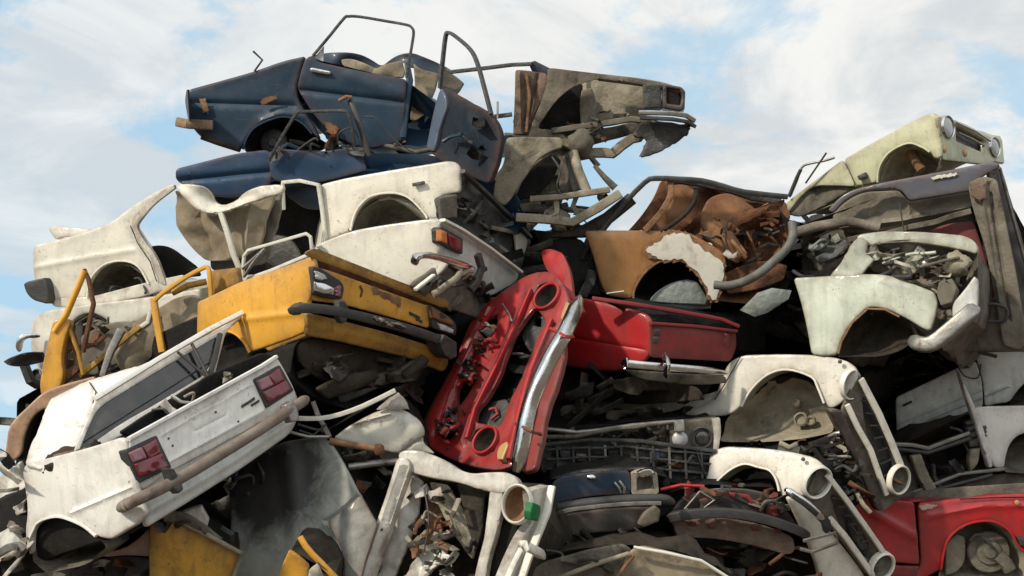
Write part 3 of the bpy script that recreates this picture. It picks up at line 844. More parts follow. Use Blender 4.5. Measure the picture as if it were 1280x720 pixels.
bar(t, 'pillar', 'cream2', E, '276,266,.36 284,290,.36 292,318,.34 301,340,.3', r=0.026, h=0.02, n=12, sq=True)
panel(t, 'interior', 'grime', E.back(0.55), '258,238 330,238 350,224 404,226 412,300 404,340 300,348 262,336', fold=.06)  # black sheet added to shut out the sky and paint the inside dark
panel(t, 'seat_back', 'grime', E.back(0.3), '186,308 200,306 214,310 230,322 246,334 250,345 206,350 198,330', bulge=0.08, r=0.05, dent=0.02)
panel(t, 'seat_back', 'dkgrey', E.back(0.3), '335,300 345,293 360,296 372,310 378,330 345,335 330,325', bulge=0.08, r=0.05, dent=0.02)
panel(t, 'front_wing', 'cream', E, '399,231 425,224 480,214 560,201 571,203 576,212 575,241 556,243 549,247 549,273 534,273 529,265 511,247 489,241 462,246 445,264 438,288 420,296 406,299 405,270',
      r=0.035, k=0.03, dent=0.008, bulge=0.03)
well(t, 'dustd', E, '436,290 445,264 462,246 489,241 511,247 534,274 530,292', 0.28)
lip(t, 'cream', E, '438,288 445,264 462,246 489,241 511,247 530,266 534,273', .02)
block(t, 'badge', 'dkgrey', E, '514.5,229 529.5,226 530,230 515.5,233', 0.045, 0.02, 0.004, 2)
bar(t, 'window_frame', 'cream2', E, '354,262,.0 353,240,.02 354,228,.03 375,226,.03 398,231,.03 403,262,.02 407,298,.02', r=0.016, h=0.02)
panel(t, 'bulkhead', 'navy', E.back(0.35), '352,228 400,230 404,262 380,262 356,244', r=0.02, fold=.03)
bar(t, 'door_bar', 'cream2', E.back(-.25), '303,348,.1 305,320,.12 310,313,.12 345,303,.12 383,292,.12 388,296,.12 390,313,.1', r=0.012, h=0.014)
bar(t, 'door_bar', 'steel', E.back(-.25), '303,336,.12 330,312,.12', r=0.014)
bar(t, 'door_bar', 'steel', E.back(-.25), '305,346,.14 318,326,.14 331,311,.14', r=0.012)
bar(t, 'door_bar', 'cream2', E.back(-.25), '300,352,.1 340,338,.1 392,316,.1', r=0.014, h=.02)
G = PL((572, 240, 9.25), (655, 300, 10.1), (572, 300, 9.25))
panel(t, 'engine_bay', 'dkgrey', G, '549,246 575,242 579,216 612,246 646,282 661,300 650,337 642,342 600,305 560,276 549,272', fold=0.07, ff=4, r=0.02, dent=0.02, th=0.03)
bar(t, 'bonnet_edge', 'dkgrey', G, '578,214,.06 612,246,.06 648,282,.05 662,297,.05', r=0.02, h=0.03)
panel(t, 'lamp_panel', 'dustd', G, '551,247 573,243 572,272 553,274', off=0.03, fold=0.03, r=0.02)
scraps(t, G, '560,245 640,285 640,330 570,270', 16, 33, (14, 46), ('dustd', 'dkgrey', 'dust', 'grime', 'steel'), (-.06, .03))
panel(t, 'side_plate', 'primer', G, '643,282 661,298 656,318 646,314', off=0.04, fold=.03)

# ---- cream car directly beneath
t = thing('wrecked_sedan', 'cream sedan with an amber and red tail light, just above the yellow car', 'car', 520, 370, 9.2)
E2 = PL((550, 300, 8.95), (45, 430, 10.1), (550, 400, 8.95))
G2 = PL((552, 280, 8.95), (650, 340, 9.75), (552, 340, 8.95))
hull(t, 'body_shell', 'cream2', E2, '44,400 58,390 190,372 300,350 396,312 436,292 534,277 548,282 548,330 515,356 470,400 300,420 150,440 142,425 136,403 111,392 90,404 86,440 70,470 52,478 40,440', 1.1, 0.05, 0.4, 0.02)
panel(t, 'rear_quarter', 'cream', E2, '392,307 436,289 480,281 534,274 550,274 551,299 549,316 560,330 548,346 515,356 490,372 440,350', r=0.03, k=0.03, dent=0.01, bulge=0.025)
panel(t, 'front_wing', 'cream2', E2, '39,404 44,396 58,388 110,380 189,371 250,360 250,388 190,396 148,410 144,420 136,403 124,394 111,391 97,396 89,404 84,425 80,470 52,480 44,452 37,437', r=0.04, k=0.035, dent=0.01, bulge=0.025)
well(t, 'dustd', E2, '84,450 89,404 111,391 136,403 146,425 140,450', 0.3)
lathe(t, 'headlight_socket', 'dkgrey', E2, 46, 470, 9, [(1, -.6), (1.05, 0), (.9, .1), (.7, -.3)], n=16)
bar(t, 'bumper', 'chrome', E2, '24,439,.12 25,427,.14 33,420,.12 50,420,.05', r=0.028, h=0.035, curve=4, n=12)
panel(t, 'rubber_flap', 'black', E2, '3,452,.2 14,446,.25 30,440,.2 50,440,.1 52,452,.05 36,456,.15 20,459,.2 8,457,.25', off=0.1, r=0.02, fold=0.04, ff=5, th=0.03)
bar(t, 'bumper_iron', 'dkgrey', E2, '30,455,.1 38,476,.08 48,482,.0', r=0.05, h=.04)
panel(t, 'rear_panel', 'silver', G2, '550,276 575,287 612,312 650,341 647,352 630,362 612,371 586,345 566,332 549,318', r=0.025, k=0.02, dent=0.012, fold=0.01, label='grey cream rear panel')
bar(t, 'boot_lip', 'cream2', G2, '553,275,.03 576,287,.04 612,311,.04 650,340,.04', r=0.012, h=0.03)
block(t, 'tail_light', 'dkgrey', G2, '549,286 553,283 579,298 579,318 572,315 550,303', 0.03, 0.06, 0.008, 3)
tl = scene.collection.objects[-1]
block(tl, 'indicator_lens', 'amber', G2, '552,287 559,290 560,305 552,301', 0.05, 0.04, 0.008, 3)
block(tl, 'stop_lens', 'tail', G2, '560,291 577,300 577,314 564,308', 0.05, 0.04, 0.008, 3)
bar(t, 'bumper', 'chrome', G2, '519,330,.2 520,322,.25 531,319,.25 550,322,.22 575,330,.18 592,337,.12', r=0.032, h=0.04, curve=4, n=12, label='loose chrome bumper')
bar(t, 'bumper_iron', 'dkgrey', G2, '597,318,.1 602,335,.1 596,352,.1 588,362,.08', r=0.045, h=0.03)
bar(t, 'tow_bar', 'dust', G2, '541,368,.1 560,356,.14 575,342,.16 590,338,.16', r=0.03, kink=.01, curve=3)
panel(t, 'rear_valance', 'dustd', G2.back(.05), '515,356 549,330 590,345 612,371 640,372 600,400 560,384 535,375', fold=0.06, ff=4, r=0.02)
bar(t, 'cut_edge', 'cream2', G2, '519,362,.1 532,352,.12 542,344,.12', r=0.01, h=.02)
scraps(t, G2, '535,345 600,345 625,370 570,390', 10, 37, (12, 40), ('dustd', 'dkgrey', 'grimeb', 'steel'), (-.1, .05))

# ---- ochre yellow car
t = thing('wrecked_sedan', 'ochre yellow sedan with a smashed tail light and black bumper, tail towards the camera', 'car', 400, 450, 8.8)
Y1 = PL((387, 380, 8.3), (250, 410, 8.9), (387, 480, 8.3))
Y2 = PL((390, 340, 8.3), (562, 385, 9.05), (385, 400, 8.3))
hull(t, 'underbody', 'grime', Y2, '398,334 406,334 540,384 566,412 566,440 556,464 540,474 500,512 450,515 400,500 372,470 378,432 396,420 398,384', 1.6, 0.09, 0.3, 0.02, vec=W(250, 437, 8.9) - W(387, 380, 8.3))
panel(t, 'rear_quarter', 'yellow', Y1, '246,377 254,374 304,350 345,337 389,320 395,330 390,360 385,384 383,414 366,422 338,432 311,441 306,430 297,420 285,415 270,416 245,420', r=0.03, k=0.03, dent=0.009, bulge=0.03, crease=[('300,400 385,390', .01, .02)])
lip(t, 'yellow', Y1, '262,420 272,416 285,414 297,419 306,429 312,441')
well(t, 'dust', Y1, '262,420 285,414 297,419 306,430 312,442 300,470 255,475', 0.25, 'wheel_well')
panel(t, 'inner_panel', 'yellowd', Y1.back(.35), '262,338 296,334 299,358 264,372', r=0.01, fold=0.02)
panel(t, 'rear_panel', 'yellow', Y2, '391,332 420,341 480,363 537,383 540,392 537,411 500,400 427,380 389,376 386,362', r=0.02, k=0.018, dent=0.007, crease=[('440,352 437,378', -.006, .008), ('500,372 497,396', -.006, .008)])
rp = scene.collection.objects[-1]
panel(rp, 'plate_scar', 'rustl', Y2, '464,360 469,358 474,364 482,365 490,370 500,372 502,384 497,382 490,379 482,374 474,370 467,369', off=0.004, r=0.004, k=0.003, torn=1.6, g=2.5, th=0.006, label='torn number plate remains')
bar(rp, 'scratch', 'rust', Y2, '450,357,.003 453,363,.004 451,371,.003', r=0.008, h=0.003)
for k in range(3):
    x, y = 513 + k * 4.6, 389.5 + k * 2.3
    block(rp, 'badge_letter', 'dkgrey', Y2, f'{x},{y} {x+3.6},{y+1.6} {x+3.4},{y+5.2} {x-.2},{y+3.4}', 0.012, 0.012, 0.003, 1.5)
for k in range(2):
    x, y = 521 + k * 4.4, 397.2 + k * 2.2
    block(rp, 'badge_letter', 'dkgrey', Y2, f'{x},{y} {x+3.4},{y+1.6} {x+3.2},{y+4.4} {x-.2},{y+2.8}', 0.012, 0.012, 0.003, 1.5)
panel(t, 'boot_lid', 'yellowd', Y2, '381,317 394,310 420,320 480,344 562,376 563,384 552,384 480,356 420,333 396,325', off=0.02, r=0.012, k=0.012, th=0.02, fold=0.012, label='bent yellow boot lid edge')
panel(t, 'boot_gap', 'rust', Y2.back(.06), '394,322 420,330 480,352 560,384 545,388 480,368 420,346 392,336', r=0.01, fold=0.02)
block(t, 'tail_light', 'black', Y2, '391,333 398,333 428,352 431,360 428,374 408,373 392,367', 0.035, 0.06, 0.01, 3)
tl = scene.collection.objects[-1]
panel(tl, 'reflector', 'chrome', Y2, '394,352 404,353 418,360 418,370 406,369 394,364', off=0.05, r=0.02, fold=0.03, ff=9, g=2.5)
panel(tl, 'broken_lens', 'clear', Y2, '396,338 405,341 411,348 402,351 395,348', off=0.055, torn=1.2, r=0.008, g=2.5, fold=.02)
panel(tl, 'broken_lens', 'tailp', Y2, '419,360 427,357 428,371 420,371', off=0.055, torn=.8, r=0.008, g=2.5)
block(t, 'tail_light', 'black', Y2, '538,381 566,398 572,408 570,420 556,416 541,410', 0.035, 0.06, 0.01, 3)
tl = scene.collection.objects[-1]
panel(tl, 'indicator_lens', 'orange2', Y2, '541,384 560,395 568,402 568,408 555,404 541,398', off=0.055, r=0.01, g=2.5, holes=('551,393 556,393 557,398 552,398',))
panel(tl, 'reflector', 'clear', Y2, '546,402 558,406 568,412 567,418 552,413', off=0.05, r=0.01, g=2.5, fold=.03, ff=9)
bar(t, 'bumper', 'black', Y2, '361,388,.0 372,386,.05 384,385,.10 420,389,.12 480,403,.12 530,418,.12 568,434,.1', r=0.045, h=0.05, curve=3, n=14)
bp = scene.collection.objects[-1]
panel(bp, 'torn_strip', 'steel', Y2, '470,396 480,398 490,404 500,402 512,409 506,413 495,408 484,407 474,402', off=0.19, r=0.004, torn=1.4, g=3, fold=.03)
block(t, 'bumper_iron', 'dkgrey', Y2, '424,376 432,376 437,386 434,402 428,405 424,398', 0.15, 0.05, 0.01, 3, dent=.01)
block(t, 'bumper_iron', 'dkgrey', Y2, '556,418 572,428 572,446 564,450 556,444 550,428', 0.17, 0.14, 0.02, 3, dent=.02)
panel(t, 'rear_valance', 'yellowd', Y2, '382,390 420,399 490,417 556,438 562,455 555,466 536,458 514,448 470,438 420,426 383,420', r=0.03, k=0.04, dent=0.014, crease=[('410,398 408,422', -.008, .01), ('384,404 470,424 556,448', .015, .03)], label='grimy yellow rear valance')
panel(t, 'side_valance', 'yellowd', Y1, '326,436 350,426 383,414 384,421 360,430 336,440', off=-.01, r=.01)
bar(t, 'exhaust_pipe', 'dustd', Y2, '424,497,-.2 450,486,-.12 500,466,-.06 530,451,.0', r=0.06, n=14, kink=.006)
bar(t, 'tow_bracket', 'grimeb', Y2, '506,470,.0 522,458,.05 531,448,.05', r=0.05, h=.05, kink=.01)
scraps(t, Y2, '400,440 520,455 540,470 480,505 400,490 360,450', 22, 41, (30, 90), ('grimeb', 'grime', 'grimeb', 'dkgrey', 'grimeb'), (-.02, .3), 'spp')
panel(t, 'floor_pan', 'grimeb', Y2, '372,432 384,422 420,428 512,450 540,464 520,476 460,486 400,478 374,452', fold=.06, ff=3, dent=.02, off=-.1, r=.02)
panel(t, 'silencer', 'grimeb', Y2, '396,486 420,472 470,462 476,472 452,486 410,500', bulge=.15, r=.04, off=-.02)
# its torn doors on the left
Y3 = PL((80, 450, 9.3), (260, 400, 9.25), (80, 350, 9.35))
panel(t, 'front_door', 'yellow', Y3, '66,402 72,399 84,398 88,404 80,425 76,450 80,470 70,495 63,503 52,498 49,482 55,445', r=0.02, k=0.02, th=0.06, off=0.12, dent=0.01)
fd = scene.collection.objects[-1]
bar(fd, 'window_frame', 'yellow', Y3, '68,415,.12 83,393,.12 98,358,.13 106,338,.13', r=0.03, h=0.03, n=12)
bar(fd, 'window_frame', 'rust', Y3, '105,337,.12 111,350,.12 117,380,.12 112,402,.12 107,425,.12 104,440,.1', r=0.015, h=0.025, label='rust brown inner window frame')
panel(fd, 'inner_panel', 'rust', Y3, '84,400 90,410 96,430 102,452 98,466 84,476 74,494 68,496 78,470 77,450', off=0.06, r=0.02, fold=0.04, holes=('84,440 90,436 92,456 84,462',))
bar(fd, 'brace', 'yellowd', Y3, '86,410,.08 98,440,.08 104,468,.06', r=0.02)
bar(t, 'door_pillar', 'yellow', Y3, '192,373,.05 196,400,.05 203,440,.05', r=0.032, h=0.03, n=12)
bar(t, 'window_frame', 'yellow', Y3, '193,376,.06 204,366,.06 230,348,.06 254,335,.06 260,335,.06 262,345,.06 264,372,.04', r=0.016, h=0.02, curve=3)
bar(t, 'brace', 'yellowd', Y3, '100,470,.02 130,445,.03 160,420,.02 175,408,.0', r=0.025, h=0.02)
bar(t, 'door_rail', 'yellowd', Y3, '216,366,.0 235,357,.02 258,352,.0', r=0.03, h=0.03)
panel(t, 'door_skin', 'yellow', Y3, '190,436 205,425 236,412 252,380 249,402 240,424 212,440', off=-.02, r=0.015, fold=.03)
panel(t, 'headlining', 'cloth', Y3.back(.04), '142,446 154,420 166,404 190,386 198,400 200,436 170,462 150,464', fold=.06, ff=4, r=.02, dent=.03)
panel(t, 'headlining', 'cloth', Y3.back(.06), '196,386 222,370 244,368 254,376 250,402 234,428 206,438', fold=.07, ff=4, r=.02, dent=.03)
bar(t, 'pillar', 'steel', Y3, '128,470,.1 138,440,.1 152,412,.1', r=0.04, h=.025, n=12, taper=(.7, 1))
scraps(t, Y3, '105,400 190,390 200,440 120,470', 16, 43, (14, 50), ('rust', 'dust', 'dustd', 'black', 'grimeb', 'white2'), (-.05, .25))
panel(t, 'seat_back', 'clothd', Y3.back(.3), '100,420 140,400 180,404 185,440 130,470 104,468', bulge=.06, fold=.04)

# ---- white hatchback, lower left
t = thing('wrecked_hatchback', 'white hatchback with dark tailgate glass, red tail lights and a brown bumper', 'car', 150, 690, 7.6)
H1 = PL((160, 580, 7.2), (30, 620, 7.75), (168, 680, 7.2))
H2 = PL((165, 580, 7.2), (365, 490, 8.05), (180, 640, 7.2))
hull(t, 'underbody', 'grime', H2, '164,552 330,462 352,452 366,490 368,540 300,590 230,632 184,658 172,605', 1.4, 0.07, 0.35, 0.03, vec=W(60, 652, 7.7) - W(172, 606, 7.2))
panel(t, 'rear_panel', 'white', H2, '163,550 240,507 328,459 346,446 356,462 368,486 373,500 360,514 333,524 303,541 205,594 180,613 168,606 160,575', r=0.018, k=0.015, dent=0.005,
      crease=[('200,545 315,480 330,512 220,572', .007, .008), ('237,520 282,498 285,518 243,540 237,520', -.007, .006), ('206,580 300,530 330,514', .01, .012)])
rp = scene.collection.objects[-1]
for k, (x, y) in enumerate(((303.5, 508.5), (306.8, 506.5), (310.2, 504.4), (313.6, 502.2), (316.6, 500))):
    block(rp, 'badge_letter', 'dkgrey', H2, f'{x-1},{y-2} {x+1.8},{y-3.8} {x+2.6},{y-.6} {x-.2},{y+1.4}', 0.010, 0.012, 0.003, 1.5)
for k, (x, y) in enumerate(((315.5, 507.5), (319, 505.4), (322.3, 503.2))):
    block(rp, 'badge_letter', 'dkgrey', H2, f'{x-1},{y-2} {x+1.8},{y-3.8} {x+2.6},{y-1.2} {x-.2},{y+.8}', 0.010, 0.012, 0.003, 1.5)
for x, y in ((211, 548), (270, 515), (298, 527), (216, 557)):
    lathe(rp, 'bolt', 'dkgrey', H2.back(-.004), x, y, 1.5, [(1, -.4), (1, .2), (.5, .4)], n=8)
panel(t, 'side_panel', 'white', H1, '27,590 31,580 70,570 110,560 149,547 156,550 159,562 169,604 182,643 172,655 156,664 138,675 120,671 107,660 94,653 76,647 61,648 47,654 41,665 40,690 36,694 30,668 34,640 31,615', r=0.03, k=0.03, dent=0.010, bulge=0.03,
      crease=[('88,642 130,624 172,606', .010, .010), ('125,595 131,650', -.003, .006)])
well(t, 'dustd', H1, '40,700 41,665 47,654 61,648 76,647 94,653 107,660 120,671 132,684 110,706 60,716', 0.3)
lathe(t, 'strut_top', 'dustd', H1.back(.2), 78, 690, 18, [(1, -.5), (.9, 0), (.5, .3), (.2, .35)], n=14, jit=.1)
for nm, o1, L1, L2, L3 in (('tail_light', '158,562 196,544 215,584 172,605', '162,566 178,558 184,572 168,578', '178,558 196,548 202,565 187,574', '169,580 203,566 211,583 176,596'),
                           ('tail_light', '318,474 350,456 368,488 334,510', '322,476 336,469 343,481 328,488', '336,469 350,460 357,474 344,482', '329,490 358,475 365,487 337,503')):
    block(t, nm, 'black', H2, o1, 0.02, 0.08, 0.012, 3)
    tl = scene.collection.objects[-1]
    block(tl, 'reverse_lens', 'tailp', H2, L1, 0.034, 0.03, 0.008, 2.5, fold=.012, ff=12)
    block(tl, 'stop_lens', 'tail', H2, L2, 0.036, 0.03, 0.008, 2.5, fold=.014, ff=12)
    block(tl, 'indicator_lens', 'tail', H2, L3, 0.038, 0.03, 0.008, 2.5, fold=.014, ff=12)
bar(t, 'bumper', 'brownb', H2, '149,636,-.13 156,632,-.01 168,626,.09 210,606,.12 260,577,.12 320,540,.12 372,506,.10 384,498,.02', r=0.05, h=0.05, curve=3, n=14)
block(t, 'bumper_iron', 'dkgrey', H2, '208,584 218,586 228,604 230,612 224,617 216,610', 0.15, 0.05, 0.01, 3)
block(t, 'bumper_iron', 'steel', H2, '357,506 366,500 374,512 374,526 364,528 360,518', 0.14, 0.05, 0.01, 3)
panel(t, 'rear_valance', 'silver', H2, '162,598 200,578 260,546 320,514 362,492 374,520 366,541 300,588 230,632 184,660 176,640', off=-.01, r=0.03, k=0.04, dent=0.010, label='rear valance with its shade painted in grey', crease=[('182,640 280,584 368,524', .012, .02)])  # silver on a white car: the shade is put into the paint colour
# tailgate
H3 = PL((90, 573, 7.62), (261, 473, 8.3), (117, 505, 7.85))
panel(t, 'tailgate', 'white', H3, '88,574 100,545 116,510 122,498 200,451 278,408 301,392 303,396 283,412 276,440 268,470 262,474 200,516 150,546 92,578', r=0.015, k=0.012, th=0.03, holes=('98,567 110,536 122,510 200,462 272,420 266,446 258,467 200,502 150,530',))
tg = scene.collection.objects[-1]
panel(tg, 'window_glass', 'glassk', H3.back(.01), '96,569 109,535 121,508 200,460 274,418 267,446 259,468 200,504 150,532', r=0.01, k=0.003, dent=0.003, th=0.006, g=8)
bar(tg, 'heater_line', 'dkgrey', H3, '104,552,.003 266,450,.003', r=0.003, h=.003)
bar(tg, 'upper_edge', 'white', H3, '118,499,.03 200,448,.03 262,412,.03 303,391,.03', r=0.022, h=0.02)
bar(tg, 'seal_strip', 'black', H3, '275,418,.02 268,450,.02 259,478,.02', r=0.018, h=.02)
bar(tg, 'gas_strut', 'black', H3, '222,440,.03 262,474,.05 268,482,.05', r=0.01)
bar(tg, 'gas_strut', 'black', H3, '240,430,.03 270,490,.05', r=0.012)
panel(t, 'boot_opening', 'grime', H2.back(.2), '168,548 240,508 330,458 345,446 330,440 262,468 150,540', r=0.02, fold=.05)
bar(t, 'boot_lip', 'white', H2, '160,549,.01 240,505,.01 328,457,.01 345,446,.0', r=0.012, h=.02)
scraps(t, H2, '190,525 300,470 310,465 250,475 200,510', 6, 51, (14, 40), ('dust', 'cloth', 'dkgrey', 'white2'), (.05, .2))
H4 = PL((40, 570, 7.75), (165, 465, 8.35), (110, 570, 7.6))
panel(t, 'roof', 'white', H4, '30,580 36,560 50,530 58,503 75,490 111,475 140,466 168,458 200,447 205,452 125,500 112,525 92,572 84,580 70,572 50,585', r=0.02, k=0.02, fold=0.018, ff=2.5, dent=0.03, torn=.4, label='crumpled white roof panel',
      crease=[('118,480 114,510 100,560', -.012, .01), ('58,520 84,536 112,532', .01, .012)])
panel(t, 'torn_roof', 'grimeb', H4, '48,582 60,568 74,560 92,556 108,552 124,546 112,560 92,574 66,583', off=.02, fold=.05, ff=6, torn=1.6, r=.01)
panel(t, 'torn_roof', 'rustl', H4, '62,572 80,563 98,560 112,556 100,564 80,572', off=.03, fold=.05, ff=8, torn=1.4, r=.01, g=3)
gap(t, H4, '112,478 120,490 116,504', .012)
lip(t, 'white', H1, '36,676 42,663 48,653 62,647 76,646 94,652 107,659 120,670')
panel(t, 'crumpled_side', 'white2', H1.back(.1), '-8,600 10,585 30,575 36,600 34,640 36,680 20,664 2,660 -8,640', fold=.12, ff=3.5, torn=1.5, r=.03, th=.015, label='crumpled white front wing')
panel(t, 'torn_wing', 'white2', H1.back(.05), '-8,668 20,655 34,668 30,688 10,700 -8,704', fold=.10, ff=4, torn=1.0, r=.03, th=.02)
bar(t, 'bumper_piece', 'steel', H1, '-8,698,.1 12,684,.12 28,684,.1 22,696,.06', r=.035, h=.03, curve=3)
scraps(t, H1, '-6,560 30,560 36,600 40,700 -6,716', 9, 53, (24, 60), ('white2', 'white2', 'dust', 'cream2', 'dustd'), (-.12, .12), 'pps')

# ---- peach car peeking out at the left edge
t = thing('wrecked_sedan', 'peach coloured wing of a car peeking out behind the white hatchback at the left edge', 'car', 30, 590, 9.0)
Pq = flat(9.0, .1, 0, 30, 540)
hull(t, 'body_shell', 'grimeb', Pq, '12,535 55,495 160,470 180,600 60,600 30,580 14,575', 1.2, .06, .4)
panel(t, 'front_wing', 'peach', Pq, '10,536 18,524 54,490 75,482 120,470 122,520 70,520 58,510 48,515 38,526 30,548 28,568 14,580 6,570', r=.03, k=.03, bulge=.02, dent=.01)
well(t, 'grimeb', Pq, '28,575 30,548 38,526 48,515 62,512 70,530 60,580', .25)
bar(t, 'bumper_piece', 'black', Pq, '-4,566,.05 6,572,.08 14,584,.05', r=.05, h=.04)

# =================================================================== WRECKS, middle and right
# ---- red front end standing upright
t = thing('wrecked_sedan', 'red car front end standing on its side with empty headlight holes and a chrome bumper', 'car', 590, 585, 8.7)
R1 = PL((683, 370, 9.0), (605, 550, 8.55), (590, 470, 9.0))
hull(t, 'body_shell', 'grime', R1, '600,395 640,365 676,350 690,372 672,415 650,470 638,520 622,565 600,570 565,570 534,545 550,490 575,430', 1.5, .1, .35, .04, vec=(-.45, 1, .1))
panel(t, 'front_panel', 'redf', R1, '604,382 630,362 656,345 676,338 694,342 706,358 712,378 706,396 694,416 672,460 658,500 650,535 640,582 622,588 600,585 570,577 540,562 527,550 530,530 548,490 572,445 590,408',
      holes=('669,384 676,392 682,402 671,420 664,440 648,480 636,500 630,522 622,534 608,530 594,528 598,512 622,475 634,440 650,405',
             '683,353 695,360 698,372 692,384 681,386 670,380 667,367 673,356', '606,533 618,538 623,551 617,564 605,567 593,561 588,548 594,537',
             '598,412 612,396 622,392 620,410 606,424', '570,490 580,470 592,462 594,476 580,500 572,510', '552,538 562,528 574,532 566,546 556,550'),
      r=.0109, k=.006, dent=.010, fold=.010, ff=5, th=.03, crease=[('662,360 640,420 600,500 580,556', .045, .013), ('614,385 580,460 548,540', .03, .012), ('690,410 655,500 636,575', .03, .012), ('600,400 566,480 540,545', -.02, .012)], g=4, smooth=1)
for (x, y) in ((683, 370), (606, 550)):
    bucket(t, 'headlight_bowl', 'grimeb', R1.back(-.02), x, y, 18.5, 1.4, label='empty headlight bowl')
    ring(t, 'headlight_rim', 'red', R1.back(-.02), x, y, 20, .16, .14)
panel(t, 'radiator_panel', 'dkgrey', R1.back(.08), '664,382 690,392 680,425 662,440 652,425 650,410', r=.02, fold=.02, holes=('668,396 676,398 675,408 667,406',))
panel(t, 'radiator_panel', 'dkgrey', R1.back(.08), '608,502 632,498 640,510 634,540 600,534 592,520', r=.02, fold=.02)
bk = scene.collection.objects[-1]
bar(bk, 'mark', 'redd', R1.back(.05), '612,512,.0 620,510,.0 622,518,.0 614,524,.0', r=.012, h=.01)
bar(t, 'bumper', 'chrome', R1, '725,372,.06 716,394,.15 704,420,.2 688,448,.2 675,475,.2 664,502,.18 657,530,.15 652,560,.1 645,590,.05', r=.052, h=.07, curve=3, n=18)
bar(t, 'bumper_clamp', 'red', R1, '688,411,.14 697,415,.22 707,421,.27 716,421,.16', r=.016, h=.018)
bar(t, 'bumper_clamp', 'rust', R1, '645,530,.10 654,534,.18 665,540,.23 676,543,.12', r=.014, h=.016)
block(t, 'indicator_light', 'ambers', R1, '707,376 714,380 710,395 703,402 700,396 704,384', .05, .05, .01, 2.5)
block(t, 'indicator_light', 'ambers', R1, '624,556 633,551 635,556 628,574 621,574 620,566', .05, .05, .01, 2.5)
panel(t, 'front_wing', 'red', R1.back(.15), '676,312 686,310 702,315 709,330 714,350 716,374 706,376 696,348 684,340 678,326', r=.015, fold=.03, th=.03)
panel(t, 'bonnet_edge', 'red', R1.back(.05), '572,448 582,412 600,386 640,360 668,346 660,352 632,372 606,396 590,424 578,456', r=.012, k=.012, fold=.02, th=.03, off=.03)
panel(t, 'front_wing', 'redd', R1.back(.06), '527,552 524,540 530,520 546,488 556,476 552,494 540,518 534,542', r=.012, fold=.03, th=.03, off=.03)
panel(t, 'side_panel', 'redd', R1.back(.1), '700,412 708,440 696,480 682,520 676,556 668,586 650,590 656,540 668,490 684,446', r=.02, fold=.02, th=.03)
for k_, (x, y) in enumerate(((640, 366), (622, 378), (655, 352), (560, 560), (575, 572), (596, 580), (545, 540), (655, 470), (642, 505), (676, 430), (628, 440), (612, 468), (596, 500))):
    lathe(t, 'bolt', 'dkgrey', R1, x, y, 2.2, [(1, -.4), (1, .3), (.6, .5)], n=8)
bar(t, 'folded_seam', 'red', R1, '664,362,.03 646,404,.03 620,460,.03 594,512,.03 584,548,.03', r=.012, h=.02)
bar(t, 'folded_seam', 'redf', R1, '618,384,.02 596,416,.02 570,470,.02 550,530,.02', r=.010, h=.016)
bar(t, 'lock_rail', 'redf', R1, '690,400,.03 664,462,.03 648,520,.03 636,574,.03', r=.016, h=.02)
lathe(t, 'bulb_holder', 'primer', R1, 607, 410, 7, [(1, -1.5), (1, .5), (.75, .6), (.7, .2), (.3, .1)], n=16)
bar(t, 'wire', 'steel', R1, '628,380,.05 636,392,.07 640,402,.05', r=.008)
bar(t, 'hose', 'redd', R1, '604,430,.05 612,424,.08 622,428,.06', r=.02, curve=4)
scraps(t, R1, '600,395 625,400 590,470 560,545 545,540 575,470', 34, 61, (8, 24), ('redd', 'dkgrey', 'redf', 'red', 'redd', 'ambers', 'grimeb'), (-.05, .0), 'sph')
scraps(t, R1, '640,440 665,430 650,500 625,510', 6, 62, (10, 30), ('grime', 'dkgrey', 'grimeb'), (.05, .2))

# ---- red saloon tail
t = thing('wrecked_sedan', 'red sedan tail with a chrome rear bumper and the boot lid missing', 'car', 800, 480, 9.3)
Q1 = PL((813, 425, 9.0), (700, 400, 9.5), (813, 480, 9.0))
Q2 = PL((813, 425, 9.0), (920, 440, 9.35), (813, 480, 9.0))
hull(t, 'underbody', 'grime', Q1, '700,382 732,376 797,392 812,404 812,446 790,470 700,500 690,440', 1.5, .06, .3)
panel(t, 'rear_quarter', 'red', Q1, '706,380 722,372 745,376 797,389 809,394 814,404 813,430 811,446 800,457 770,465 741,463 711,459 690,452 696,420', r=.035, k=.035, dent=.008, bulge=.025,
      crease=[('712,422 812,438', -.006, .008)])
panel(t, 'rear_panel', 'redd', Q2, '812,402 830,403 880,408 920,413 922,432 914,452 870,450 813,447', r=.02, k=.02, dent=.012, fold=.012)
panel(t, 'boot_floor', 'grime', Q2.back(.2), '750,374 815,386 920,404 920,416 860,412 812,404', fold=.04)
bar(t, 'boot_lip', 'redd', Q2, '740,373,-.25 790,380,-.1 850,390,-.05 900,399,-.02 922,408,.0', r=.016, h=.03)
bar(t, 'boot_lip', 'redd', Q2, '813,404,.01 870,408,.01 920,414,.01', r=.012, h=.025)
for x, y in ((822, 415), (820, 425)):
    block(t, 'lamp_socket', 'blackp', Q2, f'{x-4},{y-4} {x+4},{y-4} {x+4},{y+4} {x-4},{y+4}', .01, .03, .006, 2)
block(t, 'tail_light', 'tail', Q2, '906,416 914,417 913,432 905,431', .012, .04, .006, 2)
bar(t, 'bumper', 'chrome', Q2, '780,452,-.02 786,455,.07 820,458,.11 870,462,.11 909,466,.08', r=.042, h=.05, curve=3, n=16)
bar(t, 'overrider', 'chrome', Q2, '831,444,.12 834,456,.19 833,470,.13', r=.022, h=.03, curve=3)
panel(t, 'rear_valance', 'dustd', Q2, '782,462 840,466 908,470 910,479 870,482 800,474', r=.02, fold=.02)
scraps(t, Q2, '700,465 800,472 900,480 880,530 720,530', 24, 65, (24, 80), ('grimeb', 'grime', 'grime', 'grimeb'), (.05, .4), 'spp')
